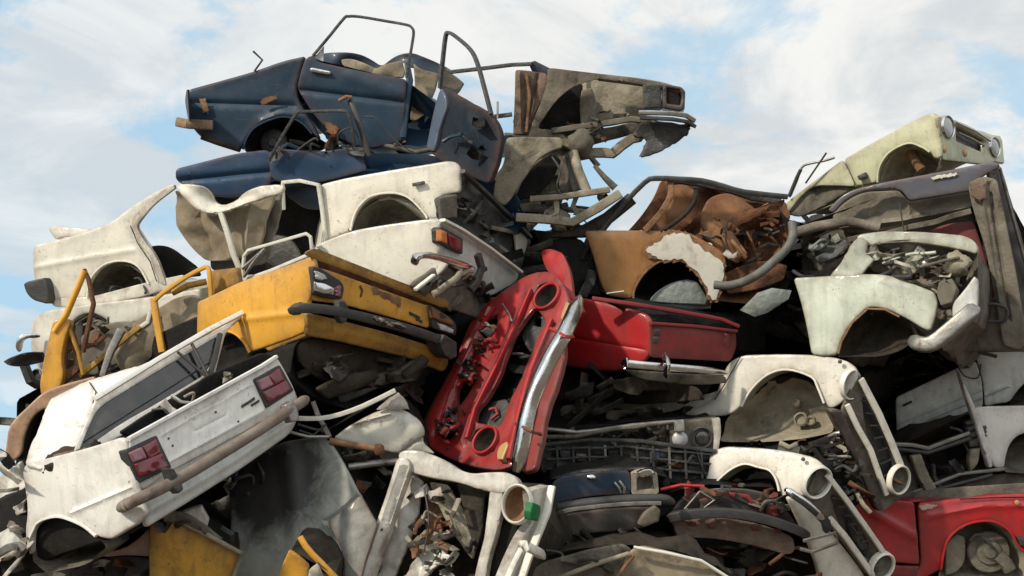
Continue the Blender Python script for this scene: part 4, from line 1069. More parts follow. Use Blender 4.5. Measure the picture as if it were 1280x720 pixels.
panel(t, 'floor_pan', 'grimeb', Q1, '690,470 740,468 800,474 870,484 880,500 800,506 720,500', fold=.05, r=.02, off=-.3)

# ---- orange-brown wreck
t = thing('wrecked_sedan', 'orange brown rusty car with bare primer on its wing and a crushed roof frame', 'car', 830, 390, 9.8)
O = flat(9.75, -.02, 0, 830, 330)
hull(t, 'body_shell', 'rust', O, '733,292 842,292 880,300 906,320 920,290 980,262 992,300 940,380 895,376 880,352 868,336 848,324 825,327 805,342 792,370 752,366 742,330', 1.2, .08, .4, .04)
panel(t, 'front_wing', 'orange', O, '730,288 790,288 842,288 863,291 892,307 905,316 909,328 906,340 896,379 889,379 880,356 868,336 848,324 825,327 805,342 793,362 791,374 759,370 751,356 741,318', r=.03, k=.03, dent=.012, bulge=.03)
panel(t, 'rust_edge', 'rustl', O, '808,300 822,300 832,287 862,289 873,304 893,316 908,328 906,350 897,379 885,376 878,354 866,338 850,326 830,328 814,322 803,314', off=.036, r=.005, k=.003, dent=0, torn=2.5, g=3, th=.006)
panel(t, 'bare_patch', 'primer', O, '818,306 826,302 834,292 862,292 870,306 890,318 906,330 903,350 895,378 887,372 880,352 868,335 850,323 832,325 818,320 806,313', off=.044, r=.006, k=.003, torn=1.8, dent=0, g=4, th=.008, label='bare primer patch where the paint has peeled')
lip(t, 'rustl', O, '792,374 793,362 805,342 825,327 848,324 868,336 880,356 889,378', .02)
well(t, 'grime', O, '788,376 793,362 805,342 825,327 848,324 868,336 880,356 892,382', .3)
panel(t, 'hub_plate', 'greenm', O.back(.06), '812,374 824,362 842,352 860,349 872,352 884,372 890,386 850,388 815,384', r=.06, k=.03, bulge=.03, dent=.01)
panel(t, 'door_gap', 'grime', O, '690,300 712,296 728,300 740,322 750,360 752,370 720,368 706,340', r=.03, fold=.05, off=-.05)
bar(t, 'sill_strip', 'cream2', O, '758,367,.02 780,364,.02', r=.007)
bar(t, 'roof_rail', 'blackp', O, '752,290,-.05 780,255,-.02 806,228,.0 819,223,.02 850,224,.03 878,226,.04 905,233,.04 930,240,.03 984,246,.0', r=.026, h=.03, curve=2, n=12)
bar(t, 'roof_rail', 'dkgrey', O.back(.4), '830,224,.0 890,232,.0 940,246,.0 976,252,.0', r=.03, h=.04, kink=.01)
panel(t, 'crushed_interior', 'rust', O.back(.5), '828,228 860,230 905,238 950,246 982,252 988,290 960,312 900,305 830,296 800,292 812,272', fold=.12, ff=3, dent=.03, r=.02)
panel(t, 'roof_lining', 'rust', O.back(.1), '826,226 838,226 836,245 824,268 812,286 784,290 802,270 818,246', fold=.06, ff=4, r=.02, label='rusty crushed window pillar')
panel(t, 'roof_lining', 'orange2', O.back(.2), '830,232 856,230 870,238 864,258 848,278 832,288 812,288 824,270', fold=.08, ff=4, r=.02)
bar(t, 'seat_frame', 'grimeb', O, '870,236,.0 868,252,.02 856,268,.02 838,282,.02 826,288,.0', r=.024, curve=3)
bar(t, 'window_rail', 'rustl', O, '838,226,.0 838,244,.02 826,266,.02 806,288,.0', r=.03, h=.025, curve=3)
panel(t, 'inner_wing', 'orange2', O.back(.15), '874,272 884,250 896,243 912,241 926,248 944,260 930,274 912,300 892,300 878,290', bulge=.06, fold=.03, dent=.03, r=.04, label='orange inner wing dome')
panel(t, 'torn_wing', 'rust', O, '905,272 930,264 960,256 982,248 980,256 950,270 920,282', fold=.05, r=.015, torn=1)
panel(t, 'bulkhead', 'rust', O.back(.2), '905,300 920,284 950,262 980,252 988,270 976,300 960,325 930,330 908,318', fold=.1, ff=4, r=.02)
panel(t, 'crumpled_wing', 'orange2', O, '872,292 892,286 916,290 925,302 935,318 922,330 908,322 892,305', fold=.07, ff=5, r=.02)
panel(t, 'torn_sheet', 'white2', O, '902,317 910,312 916,318 922,313 922,322 912,324', off=.06, fold=.03, torn=1)
panel(t, 'lower_wing', 'rust', O.back(.05), '900,345 930,330 960,325 985,332 980,350 950,362 910,368', fold=.06, ff=4, r=.02)
bar(t, 'wire', 'black', O, '909,276,.05 907,300,.06 912,315,.04', r=.008)
bar(t, 'drain_pipe', 'rustl', O, '914,300,.04 924,312,.06 932,322,.04', r=.016)
scraps(t, O, '900,262 980,256 984,300 930,330 880,300', 24, 71, (12, 40), ('rust', 'orange2', 'rustl', 'grimeb', 'dkgrey', 'rust'), (-.05, .18))
scraps(t, O, '660,290 740,292 745,365 690,345', 10, 72, (16, 50), ('grime', 'grimeb', 'dkgrey'), (-.05, .2))
tag_hose = bar(None, 'bent_hose', 'hose', O, '893,356,.25 910,357,.28 930,352,.3 950,341,.3 968,326,.28 984,310,.25 991,294,.22 990,278,.18', r=.042, curve=5, n=16, loose=('thick grey bent pipe draped below the orange brown car', 'pipe'))
panel(None, 'loose_panel', 'greenm', flat(9.3, 0, 0, 955, 380), '926,388 948,366 966,360 990,363 986,374 960,391 944,396', smooth=0, r=.012, fold=.03, th=.02, loose=('grey green sheet metal scrap under the grey bent pipe', 'metal sheet'))

# ---- pale lime car, top right
t = thing('wrecked_sedan', 'pale lime green car at the upper right with round headlights and open wheel arch', 'car', 1120, 240, 10.0)
L1 = PL((1172, 170, 9.7), (990, 260, 10.4), (1172, 260, 9.7))
L2 = PL((1174, 150, 9.7), (1246, 180, 10.3), (1178, 198, 9.7))
hull(t, 'body_shell', 'lime', L1, '980,262 1054,202 1110,168 1160,146 1172,152 1175,192 1160,186 1150,184 1135,181 1111,192 1099,211 1097,226 1050,250 1000,270', 1.4, .06, .45, .02)
panel(t, 'front_wing', 'lime', L1, '1054,199 1080,184 1120,162 1150,146 1166,140 1173,146 1176,172 1178,197 1168,199 1162,190 1153,184 1135,179 1111,191 1099,210 1097,228 1070,233 1062,215', r=.03, k=.035, dent=.007, bulge=.03)
panel(t, 'door', 'lime', L1, '974,263 984,252 1010,232 1053,199 1062,216 1069,233 1040,232 1017,232 1000,246 985,266 977,268', r=.02, k=.02, dent=.012, fold=.012)
panel(t, 'door_underside', 'dustd', L1.back(.04), '985,268 1000,246 1017,231 1069,233 1050,246 1020,262 1000,272', fold=.05, ff=5, r=.02)
lip(t, 'lime', L1, '1097,228 1099,210 1111,191 1135,179 1153,184 1162,190', .02)
well(t, 'dust', L1, '1095,230 1099,210 1111,191 1135,179 1153,184 1164,192 1178,198 1170,215 1120,232', .28)
bar(t, 'shock_absorber', 'rustl', L1.back(.15), '1136,186 1143,198 1152,212', r=.05, n=12)
block(t, 'badge', 'black', L1, '1071,220 1081,215 1083,221 1073,225', .05, .03, .006, 2)
panel(t, 'front_panel', 'lime', L2, '1172,144 1184,147 1202,152 1224,163 1244,174 1250,184 1250,196 1242,204 1230,206 1178,200', holes=('1196,158 1230,175 1228,190 1196,176',), r=.025, k=.025, dent=.006)
panel(t, 'grille', 'blackp', L2.back(.04), '1194,155 1234,174 1232,194 1194,180', r=.01, fold=.02)
bar(t, 'grille_trim', 'chrome', L2, '1194,152,.02 1220,164,.02 1238,176,.02', r=.012)
bar(t, 'grille_bar', 'steel', L2, '1198,166,.0 1216,174,.0 1230,182,.0', r=.01)
for x, y, R in ((1184, 159, 15), (1242.5, 184, 13)):
    ring(t, 'headlight_rim', 'chrome', L2, x, y, R, .12, .2)
    h = scene.collection.objects[-1]
    lens(h, 'headlight_lens', 'clear', L2, x, y, R * .88, .3)
for x, y in ((1180, 186), (1206, 191)):
    lathe(t, 'indicator_light', 'ambers', L2, x, y, 5, [(1, -.3), (1, .3), (.7, .5), (.3, .6)], n=14)
bar(t, 'wiper', 'black', L1, '1007,229,.05 1020,210,.07 1033,191,.08', r=.008)
bar(t, 'window_frame', 'steel', L1, '988,245,.0 996,226,.0 1002,210,.0 1010,205,.0 1030,201,.0 1043,197,.0', r=.011, curve=3)
bar(t, 'window_frame', 'black', L1, '986,246,.02 996,222,.02 1001,212,.02', r=.016)

# ---- slate blue car
t = thing('wrecked_sedan', 'slate blue car on its side showing a dusty inner wing, below the pale lime car', 'car', 1240, 430, 9.4)
S1 = PL((1210, 240, 9.35), (1040, 270, 9.7), (1215, 400, 9.35))
S2 = PL((1230, 220, 9.35), (1280, 330, 9.55), (1215, 400, 9.35))
hull(t, 'body_shell', 'grimeb', S1, '1000,280 1040,266 1110,240 1215,230 1235,236 1262,420 1240,440 1160,440 1000,340', 1.3, .1, .45, .04)
panel(t, 'front_wing', 'slate', S1, '1034,263 1050,246 1064,238 1090,231 1120,225 1180,214 1238,202 1250,205 1248,210 1225,222 1216,238 1180,244 1136,251 1130,242 1124,237 1100,236 1078,239 1056,250 1042,266', r=.02, k=.03, dent=.008, bulge=.01, th=.03, off=.05)
panel(t, 'scraped_patch', 'primer', S1, '1164,222 1176,218 1196,216 1197,219 1180,222 1166,225', off=.07, r=.003, k=.002, torn=1.2, g=2.5, th=.006)
panel(t, 'inner_wing', 'dustm', S1.back(.1), '1040,268 1056,252 1078,240 1124,238 1136,252 1215,238 1216,262 1180,268 1140,282 1110,290 1064,292 1044,284', fold=.04, ff=2.5, dent=.02, r=.04, crease=[('1040,286 1130,276 1216,258', .05, .02), ('1136,252 1140,280', .03, .02)])
panel(t, 'inner_wing', 'dustd', S1.back(.2), '1000,300 1040,282 1110,290 1180,270 1216,264 1222,300 1180,300 1090,310 1060,330 1010,345', fold=.07, ff=3, dent=.02, r=.03)
bar(t, 'chassis_rail', 'dustm', S1, '990,292,.06 1020,282,.06 1060,276,.05 1100,285,.04', r=.05, h=.05, kink=.012)
bar(t, 'chassis_rail', 'dustd', S1, '1060,300,.06 1110,292,.06 1170,277,.06 1214,264,.06', r=.028, h=.03, kink=.01)
panel(t, 'red_panel', 'redd', S1.back(.0), '1160,290 1180,280 1217,276 1228,310 1244,368 1240,376 1226,376 1215,340 1212,300', r=.02, fold=.02, label='dull red inner panel')
panel(t, 'front_panel', 'dustm', S1, '1210,232 1228,220 1246,224 1256,270 1270,340 1284,425 1276,438 1254,432 1246,385 1232,310 1216,262', off=.08, r=.02, k=.02, fold=.02, dent=.012, th=.05, crease=[('1226,232 1250,380', .03, .012), ('1236,230 1262,400', -.03, .012)])
panel(t, 'lamp_corner', 'brownm', S1, '1212,228 1222,222 1232,230 1234,248 1224,252 1214,246', off=.13, fold=.05, r=.02, torn=.8)
panel(t, 'grille', 'blackp', S2, '1240,206 1252,206 1262,240 1276,290 1290,340 1290,430 1272,430 1262,370 1248,270', r=.02, fold=.02, th=.05, off=.06)
bar(t, 'grille_bar', 'dkgrey', S2, '1240,214,.1 1256,290,.1 1276,400,.1', r=.03, h=.03)
bar(t, 'grille_bar', 'steel', S2, '1250,210,.1 1268,280,.1 1290,360,.1', r=.012)
lathe(t, 'clamp', 'steel', S1, 1243, 250, 8, [(1, -.5), (1, 1.2), (.6, 1.4)], n=12, jit=.15)
bar(t, 'aerial', 'black', S1, '1124,252,.1 1130,290,.12 1137,322,.12', r=.006)
scraps(t, S1, '1010,300 1060,290 1080,320 1000,345', 12, 81, (14, 50), ('dustd', 'dust', 'greenm', 'dkgrey', 'grimeb'), (-.08, .15))
scraps(t, S1, '1225,385 1275,400 1276,440 1180,440', 12, 82, (14, 50), ('grimeb', 'dkgrey', 'dustd', 'rust'), (-.05, .2))
panel(t, 'floor_pan', 'dustd', S1.back(.0), '1226,378 1248,372 1266,400 1285,420 1285,440 1190,440 1205,410', fold=.07, ff=3.5, r=.03)
bar(t, 'hose', 'black', S1, '1218,386,.1 1240,380,.12 1258,386,.1 1256,400,.1 1236,402,.1', r=.014, curve=5)

# ---- pale mint crushed front
t = thing('crushed_car', 'pale mint green crumpled car front with a bent bumper, right of the orange car', 'car', 1090, 440, 8.9)
N1 = PL((1170, 380, 8.75), (1000, 350, 9.2), (1150, 430, 8.75))
hull(t, 'body_shell', 'dustd', N1, '996,350 1075,300 1135,295 1205,298 1220,312 1218,380 1170,430 1125,392 1106,386 1085,386 1064,404 1048,440 1016,438', 1.2, .1, .35, .05)
panel(t, 'front_wing', 'mint', N1, '991,347 1030,345 1070,342 1111,343 1140,354 1168,365 1173,378 1168,398 1163,414 1152,410 1140,402 1125,394 1106,385 1085,384 1064,403 1050,428 1047,443 1030,445 1014,443 1007,403 999,372', r=.03, k=.03, dent=.02, bulge=.02, fold=.012)
well(t, 'grimeb', N1, '1046,446 1050,428 1064,403 1085,384 1106,385 1125,394 1142,404 1150,424 1110,446', .25)
bar(t, 'wing_lip', 'rustl', N1, '1048,442,.02 1052,427,.02 1065,404,.02 1085,386,.02 1106,387,.02 1124,396,.02', r=.008)
panel(t, 'bonnet', 'mint', N1.back(.1), '1070,297 1075,293 1100,289 1135,289 1170,291 1205,294 1218,301 1223,310 1221,318 1206,313 1170,306 1135,302 1105,304 1080,308', r=.008, k=.008, fold=.015, dent=.015, th=.04)
panel(t, 'crumpled_inner', 'mint', N1.back(.05), '1034,346 1050,330 1060,312 1074,296 1084,300 1082,316 1092,324 1078,344', fold=.09, ff=5, r=.02, torn=.6)
panel(t, 'crumpled_inner', 'dust', N1.back(.22), '1080,316 1110,310 1150,312 1190,318 1215,324 1205,340 1190,352 1176,370 1140,354 1112,344 1090,340', fold=.12, ff=4.5, dent=.03, r=.02, torn=.8)
panel(t, 'broken_filler', 'dust', N1, '1180,318 1196,312 1208,318 1216,326 1204,338 1190,344 1176,336 1186,328', fold=.07, ff=7, torn=1.4, r=.01, off=.02)
block(t, 'washer_tank', 'clothd', N1, '1174,352 1190,348 1196,360 1190,378 1176,382 1170,366', .06, .1, .02, 4, dent=.01)
bar(t, 'bumper', 'steel', N1, '1138,424,.04 1150,430,.08 1166,429,.1 1190,410,.1 1210,393,.08 1221,384,.03', r=.075, h=.06, curve=3, n=16)
panel(t, 'front_corner', 'silver', N1, '1190,380 1206,362 1218,345 1223,350 1222,386 1205,398 1190,396', fold=.04, r=.02, off=.05)
bar(t, 'bonnet_prop', 'dustd', N1, '1150,334,.05 1180,326,.06 1200,322,.05', r=.012)
scraps(t, N1, '1080,312 1150,312 1200,330 1195,350 1170,362 1110,340', 34, 91, (14, 44), ('mint', 'mint', 'dustd', 'dust', 'grimeb', 'mint'), (-.02, .15), 'sph')

# ---- silver car
t = thing('wrecked_sedan', 'silver grey car side with a swage line at the right edge, below the mint wreck', 'car', 1200, 550, 9.9)
V1 = PL((1200, 500, 9.9), (1280, 480, 9.8), (1200, 600, 9.9))
hull(t, 'body_shell', 'grimeb', V1, '1122,498 1198,460 1220,446 1400,428 1400,500 1262,502 1229,508 1123,550', 1.2, .06, .3)
panel(t, 'door', 'silver', V1, '1119,497 1150,482 1198,459 1219,450 1228,475 1229,509 1180,530 1122,552 1120,525', r=.025, k=.02, dent=.008, crease=[('1120,541 1229,496', .014, .009), ('1120,534 1229,489', -.008, .009)])
dd = scene.collection.objects[-1]
bar(dd, 'handle', 'black', V1, '1129,507,.02 1140,502,.025', r=.01)
panel(t, 'rear_wing', 'silver', V1, '1220,449 1222,443 1250,436 1400,424 1400,470 1284,476 1272,488 1262,503 1245,505 1231,509 1229,478', r=.025, k=.02, dent=.008, crease=[('1229,495 1262,482', .014, .009)])
well(t, 'grime', V1, '1260,506 1272,488 1284,476 1400,468 1400,510', .3)
panel(t, 'crushed_roof', 'grime', V1.back(.3), '1090,470 1120,455 1200,430 1240,430 1222,444 1198,458 1120,496 1100,500', fold=.09, ff=4, r=.02)
bar(t, 'wire', 'black', V1, '1196,456,.05 1206,470,.06 1222,472,.05 1226,455,.05', r=.006, curve=5)
scraps(t, V1, '1060,440 1200,425 1215,445 1125,490', 26, 95, (16, 50), ('grime', 'grimeb', 'dkgrey', 'dustd'), (.1, .4))

# ---- white wing at the right edge
t = thing('wrecked_sedan', 'white front wing and window frames of a car at the right edge, above the red', 'car', 1240, 600, 9.4)
X1 = flat(9.6, 0, 0, 1240, 550)
hull(t, 'body_shell', 'grimeb', X1, '1125,560 1220,516 1400,508 1400,545 1264,560 1256,586 1240,600 1140,620', 1.2, .08, .4)
panel(t, 'front_wing', 'white', X1, '1217,509 1240,508 1400,505 1400,540 1284,540 1270,546 1262,556 1257,572 1256,585 1243,585 1238,575 1230,545', r=.025, k=.025, dent=.007, bulge=.02)
well(t, 'dustd', X1, '1254,590 1257,572 1262,556 1270,546 1284,540 1400,540 1400,600', .25)
panel(t, 'door_edge', 'white', X1, '1197,460 1202,470 1214,496 1222,514 1236,550 1242,584 1236,586 1228,560 1217,524 1205,490', r=.01, th=.03, off=.03)
panel(t, 'vent', 'dkgrey', X1, '1206,528 1220,522 1224,545 1226,558 1212,560', r=.01, crease=[('1207,534 1222,529', -.02, .006), ('1208,542 1223,537', -.02, .006), ('1209,550 1224,546', -.02, .006)])
for k, y in enumerate((533, 538, 543)): block(t, 'badge_letter', 'dkgrey', X1, f'1229,{y} 1233,{y-1} 1234,{y+3} 1230,{y+4}', .03, .02, .003, 2)
bar(t, 'window_frame', 'steel', X1, '1118,555,.0 1140,556,.0 1160,560,.02 1180,552,.02 1211,541,.0', r=.02, h=.03)
bar(t, 'window_frame', 'black', X1, '1118,561,.02 1160,566,.03 1212,548,.02', r=.018)
bar(t, 'window_frame', 'steel', X1, '1120,622,.0 1150,612,.0 1200,592,.0 1256,586,.0', r=.014, h=.02)
bar(t, 'window_frame', 'black', X1, '1120,628,.03 1170,612,.03 1240,594,.03', r=.02)
panel(t, 'door_pillar', 'dust', X1, '1138,570 1152,567 1160,590 1176,618 1162,622 1148,600', r=.01, th=.04, off=.04)
panel(t, 'door_pillar', 'dustd', X1, '1118,572 1138,568 1146,600 1150,622 1126,620', r=.01, off=-.05, fold=.02)
panel(t, 'window_pillar', 'dust', X1, '1214,562 1226,560 1224,580 1214,590 1210,576', r=.01, th=.03)
panel(t, 'seat_back', 'grime', X1.back(.3), '1160,570 1205,556 1212,590 1180,602 1166,596', bulge=.05)
panel(t, 'sill', 'dustd', X1, '1215,600 1256,590 1400,592 1400,615 1220,616 1180,622', fold=.04, r=.02, off=-.1)
scraps(t, X1, '1115,560 1210,548 1215,590 1120,625', 10, 97, (14, 44), ('dkgrey', 'grime', 'dustd', 'black'), (-.02, .2))

# ---- bright red wing, bottom right
t = thing('wrecked_sedan', 'bright red car wing with an empty wheel arch and rusty hub, bottom right corner', 'car', 1190, 730, 8.9)
Z1 = flat(9.25, -.05, 0, 1200, 660)
hull(t, 'body_shell', 'redd', Z1, '1066,626 1145,630 1270,622 1400,622 1400,690 1273,684 1260,664 1238,652 1207,657 1184,677 1174,714 1120,720 1070,700', 1.3, .06, .5, .02)
panel(t, 'door', 'red', Z1, '1058,620 1090,622 1143,628 1146,660 1150,706 1130,704 1105,702 1085,680', r=.02, k=.02, dent=.014, crease=[('1090,640 1146,672', .015, .03)])
panel(t, 'front_wing', 'red', Z1, '1147,629 1180,625 1230,620 1270,617 1400,617 1400,692 1282,690 1273,682 1260,662 1238,651 1222,652 1207,656 1184,676 1176,712 1150,726 1140,724 1152,705 1149,670', r=.03, k=.03, dent=.010, bulge=.03, crease=[('1160,645 1230,632 1400,632', .012, .02)])
panel(t, 'sill', 'redd', Z1, '1090,706 1150,708 1146,722 1110,722', r=.02)
lip(t, 'red', Z1, '1176,712 1184,676 1207,656 1238,651 1260,662 1273,682 1282,690', .02)
gap(t, Z1, '1200,624 1240,622 1400,620', .02)
well(t, 'dust', Z1, '1172,722 1184,676 1207,656 1222,652 1238,651 1260,662 1273,682 1285,694 1288,730 1180,732', .28)
lathe(t, 'wheel_hub', 'dustd', Z1.back(.1), 1236, 690, 26, [(1, -.5), (1, .0), (.95, .05), (.62, .03), (.56, .15), (.3, .18), (.25, .3), (.1, .33)], n=26, jit=.015)
bar(t, 'brake_caliper', 'dustd', Z1.back(.08), '1248,694 1256,702 1262,712', r=.06, h=.05, kink=.006)
bar(t, 'brake_hose', 'black', Z1.back(.05), '1212,676 1222,668 1234,676 1240,684', r=.012, curve=5)
panel(t, 'splash_shield', 'dust', Z1.back(.12), '1182,680 1196,668 1206,672 1208,700 1196,716 1182,720', fold=.03, r=.02)
panel(t, 'cracked_paint', 'pink', Z1, '1148,632 1160,630 1172,632 1164,636 1152,638', off=.03, r=.003, k=.002, torn=1.2, g=2.5, th=.006)
lathe(t, 'indicator_light', 'ambers', Z1.back(-.03), 1271, 628, 3, [(1, -.3), (1, .3), (.5, .5)], n=10)
block(t, 'indicator_light', 'dkgrey', Z1, '1272,672 1290,670 1290,682 1276,682', .05, .04, .006, 3)
panel(t, 'bonnet_gap', 'dustd', Z1.back(.2), '1120,620 1160,612 1400,596 1400,620 1147,630', fold=.05, r=.02)

# ---- cream car, right centre (upper of two noses)
t = thing('wrecked_sedan', 'cream car nose with empty round headlights hanging to the right, above the similar cream car', 'car', 980, 640, 9.2)
C1 = PL((1060, 480, 8.95), (720, 510, 9.9), (1050, 540, 8.95))
C2 = PL((1070, 470, 8.95), (1130, 600, 9.12), (1052, 510, 8.93))
hull(t, 'underbody', 'grime', C1, '720,505 900,470 930,448 1035,450 1065,462 1050,498 1031,504 1014,480 985,470 960,472 940,490 926,510 905,522 818,520 720,520', 1.3, .08, .5)
panel(t, 'front_wing', 'offw', C1, '908,455 926,444 960,443 1000,443 1036,445 1060,452 1070,460 1073,468 1064,488 1056,500 1046,508 1038,511 1030,504 1022,484 1014,471 1000,464 985,462 960,468 939,487 927,508 910,520 880,521 850,519 890,500 900,480', r=.03, k=.03, dent=.006, bulge=.035)
panel(t, 'door', 'offw', C1, '700,508 760,500 830,494 880,494 898,488 905,500 892,512 850,520 818,519 760,522 700,524', r=.02, k=.02, dent=.01, off=-.03)
lathe(t, 'wing_bolt', 'black', C1.back(-.04), 1050, 452, 2.6, [(1, -.3), (1, .3), (.5, .5)], n=10)
lip(t, 'offw', C1, '927,508 939,487 960,468 985,462 1014,471 1022,484 1030,504', .02)
gap(t, C1, '893,500 906,480 926,445', .02)
well(t, 'dust', C1, '900,552 910,520 927,508 939,487 960,468 985,462 1002,465 1014,471 1022,482 1030,504 1040,512 1042,540 1010,548 952,553', .28, label='dusty beige inner wing')
for (x, y, r_) in ((1002, 524, 9), (996, 504, 5), (1014, 526, 6)):
    lathe(t, 'suspension_mount', 'dust', C1.back(.24), x, y, r_, [(1, -.5), (1, .5), (.75, .7), (.7, .3), (.3, .25)], n=14, jit=.06)
bar(t, 'tow_eye', 'steel', C1, '1036,546,.02 1044,542,.04 1050,541,.04', r=.02)
panel(t, 'torn_floor', 'grime', C1.back(.05), '905,550 952,554 1010,548 1050,541 1070,580 1085,620 1060,640 1010,600 960,575 910,562', fold=.1, ff=4, r=.02)
scraps(t, C1, '930,556 1050,548 1080,600 1085,640 1020,590', 50, 101, (12, 40), ('grimeb', 'dkgrey', 'dustd', 'grime', 'dust', 'rust'), (-.1, .1))
panel(t, 'grille_panel', 'dustd', C2, '1066,466 1074,468 1083,478 1104,526 1126,580 1137,592 1136,606 1128,622 1104,640 1096,634 1088,620 1072,566 1052,512 1060,494', r=.02, k=.02, dent=.01, holes=('1078,490 1086,496 1118,575 1112,604 1104,600 1080,530',))
panel(t, 'radiator', 'blackp', C2.back(.05), '1074,486 1090,496 1122,578 1114,610 1100,604 1076,530', r=.01, fold=.03)
bar(t, 'grille_strip', 'offw', C2, '1059,506,.03 1072,534,.04 1088,562,.04 1100,596,.04 1108,618,.03', r=.025, h=.02)
for k_ in range(7):
    a_ = k_ / 6
    bar(t, 'grille_bar', 'dkgrey', C2, f'{1077+a_*28},{500+a_*96},.0 {1090+a_*28},{504+a_*84},.0', r=.006, h=.01)
bar(t, 'grille_edge', 'offw', C2, '1076,474,.02 1098,516,.03 1114,552,.03 1126,582,.02', r=.03, h=.02)
panel(t, 'front_apron', 'blackp', C2, '1036,512 1054,512 1070,550 1086,596 1104,628 1106,638 1098,640 1084,612 1064,566', r=.01, off=.03, th=.03, dent=.01, label='black front apron')
C3 = PL((1065, 480, 8.93), (1080, 480, 9.02), (1058, 520, 8.93)); C4 = PL((1125, 600, 9.05), (1140, 600, 9.12), (1118, 640, 9.05))
bucket(t, 'headlight_bowl', 'dustd', C3, 1065, 481, 18, .8)
ring(t, 'headlight_rim', 'offw', C3, 1065, 481, 19, .10, .08)
bucket(t, 'headlight_bowl', 'dustd', C4, 1125, 600, 18, .8)
ring(t, 'headlight_rim', 'offw', C4, 1125, 600, 19, .14, .12)
bar(t, 'bowl_bracket', 'rustl', C4, '1112,596,-.06 1122,602,-.04 1132,606,-.03', r=.012)

# ---- second cream nose below
t = thing('wrecked_sedan', 'cream car nose with a chrome bumper and round headlights, below the similar cream car', 'car', 960, 740, 8.9)
D1 = PL((1020, 600, 8.55), (890, 590, 8.9), (1000, 640, 8.55))
D2 = PL((1030, 590, 8.55), (1104, 707, 9.0), (1000, 630, 8.53))
hull(t, 'underbody', 'grime', D1, '890,570 960,565 1015,575 1026,586 1010,610 985,622 972,598 960,590 930,584 912,594 895,606 885,600', 1.2, .08, .4)
panel(t, 'front_wing', 'offw', D1, '886,568 894,562 906,558 940,559 972,562 1000,567 1018,572 1028,580 1030,588 1018,606 1010,618 990,624 980,624 974,614 970,599 962,588 948,584 931,580 915,586 900,598 890,609 880,604 886,586', r=.03, k=.03, dent=.006, bulge=.035)
lathe(t, 'wing_bolt', 'black', D1.back(-.04), 1004, 574, 2.6, [(1, -.3), (1, .3), (.5, .5)], n=10)
lip(t, 'offw', D1, '890,609 900,598 915,586 931,580 948,584 962,588 970,599 974,614', .02)
well(t, 'dust', D1, '880,640 893,607 900,598 915,586 931,580 950,584 962,588 970,599 975,616 980,640 940,650', .28)
panel(t, 'front_apron', 'cream2', D2, '984,622 1000,624 1014,640 1034,658 1060,690 1080,716 1092,740 1030,740 1016,690 1000,655', r=.03, k=.04, dent=.012, label='dusty cream front apron')
panel(t, 'grille_panel', 'dustd', D2, '1022,586 1032,588 1042,600 1074,645 1104,690 1116,700 1112,718 1096,728 1084,720 1060,688 1034,652 1008,620', r=.02, k=.02, dent=.01, holes=('1038,618 1050,622 1086,676 1088,700 1072,690 1046,652',))
panel(t, 'radiator', 'blackp', D2.back(.05), '1034,614 1052,620 1090,678 1090,706 1070,694 1042,650', r=.01, fold=.03)
panel(t, 'grille_mesh', 'dkgrey', D2.back(.0), '1062,652 1074,660 1098,694 1096,712 1084,704 1066,676', r=.005, fold=.01)
bar(t, 'grille_strip', 'offw', D2, '1037,648,.03 1056,670,.04 1074,695,.04 1090,718,.03', r=.026, h=.02)
for k_ in range(7):
    a_ = k_ / 6
    bar(t, 'grille_bar', 'dkgrey', D2, f'{1040+a_*44},{622+a_*66},.02 {1052+a_*40},{624+a_*62},.02', r=.006, h=.01)
bar(t, 'grille_edge', 'offw', D2, '1034,594,.03 1060,628,.04 1086,664,.04 1104,690,.03', r=.024, h=.02)
bucket(t, 'headlight_bowl', 'steel', D2.back(-.03), 1022, 603, 21, .8)
ring(t, 'headlight_rim', 'offw', D2.back(-.03), 1022, 603, 22, .14, .16)
bucket(t, 'headlight_bowl', 'dustd', D2.back(-.04), 1103, 708, 17, .8)
ring(t, 'headlight_rim', 'offw', D2.back(-.04), 1103, 708, 19, .18, .2)
bar(t, 'bumper', 'chrome', D2, '982,612,.02 990,617,.09 1006,628,.12 1020,640,.12 1032,652,.1', r=.04, h=.04, curve=3, n=16)
bb = scene.collection.objects[-1]
bar(bb, 'rubber_strip', 'black', D2, '990,619,.14 1006,630,.17 1020,642,.16', r=.018, h=.02)
bar(t, 'bumper_bracket', 'steel', D2, '1000,686,.08 1016,690,.14 1048,678,.16 1044,666,.16 1004,676,.1', r=.016, h=.012)
bar(t, 'bumper_iron', 'black', D2, '1024,644,.1 1032,652,.12 1034,662,.08', r=.04, h=.03)

# ---- black crushed car with its lamp unit
t = thing('crushed_car', 'black crushed car front with a bent silver strip and one square lamp unit', 'car', 780, 610, 9.0)
K1 = flat(8.95, .02, 0, 780, 560)
hull(t, 'body_shell', 'grime', K1, '672,545 780,530 850,524 898,524 900,570 885,600 800,600 690,600', 1.2, .1, .2)
panel(t, 'grille_panel', 'dkgrey', K1, '672,556 700,552 760,550 830,556 896,562 890,585 884,604 840,606 790,590 740,590 690,598 676,590', r=.02, fold=.04, ff=3.5, dent=.02, crease=[('690,570 890,578', -.03, .012), ('690,584 880,592', .02, .01)])
gp = scene.collection.objects[-1]
for k in range(9):
    x = 700 + k * 20; y = 562 + (k % 3) * 5
    block(gp, 'grille_cell', ('dkgrey', 'blackp', 'dkgrey', 'grimeb')[k % 4], K1, f'{x},{y} {x+14},{y+1} {x+13},{y+10} {x+1},{y+9}', .04, .05, .006, 3, dent=.01)
for k in range(10):
    x = 696 + k * 20
    bar(gp, 'grille_bar', 'steel' if k in (3, 7) else 'dkgrey', K1, f'{x},{556+abs(k-4)*.6},.05 {x+2},{598},.05', r=.010, h=.012, kink=.006)
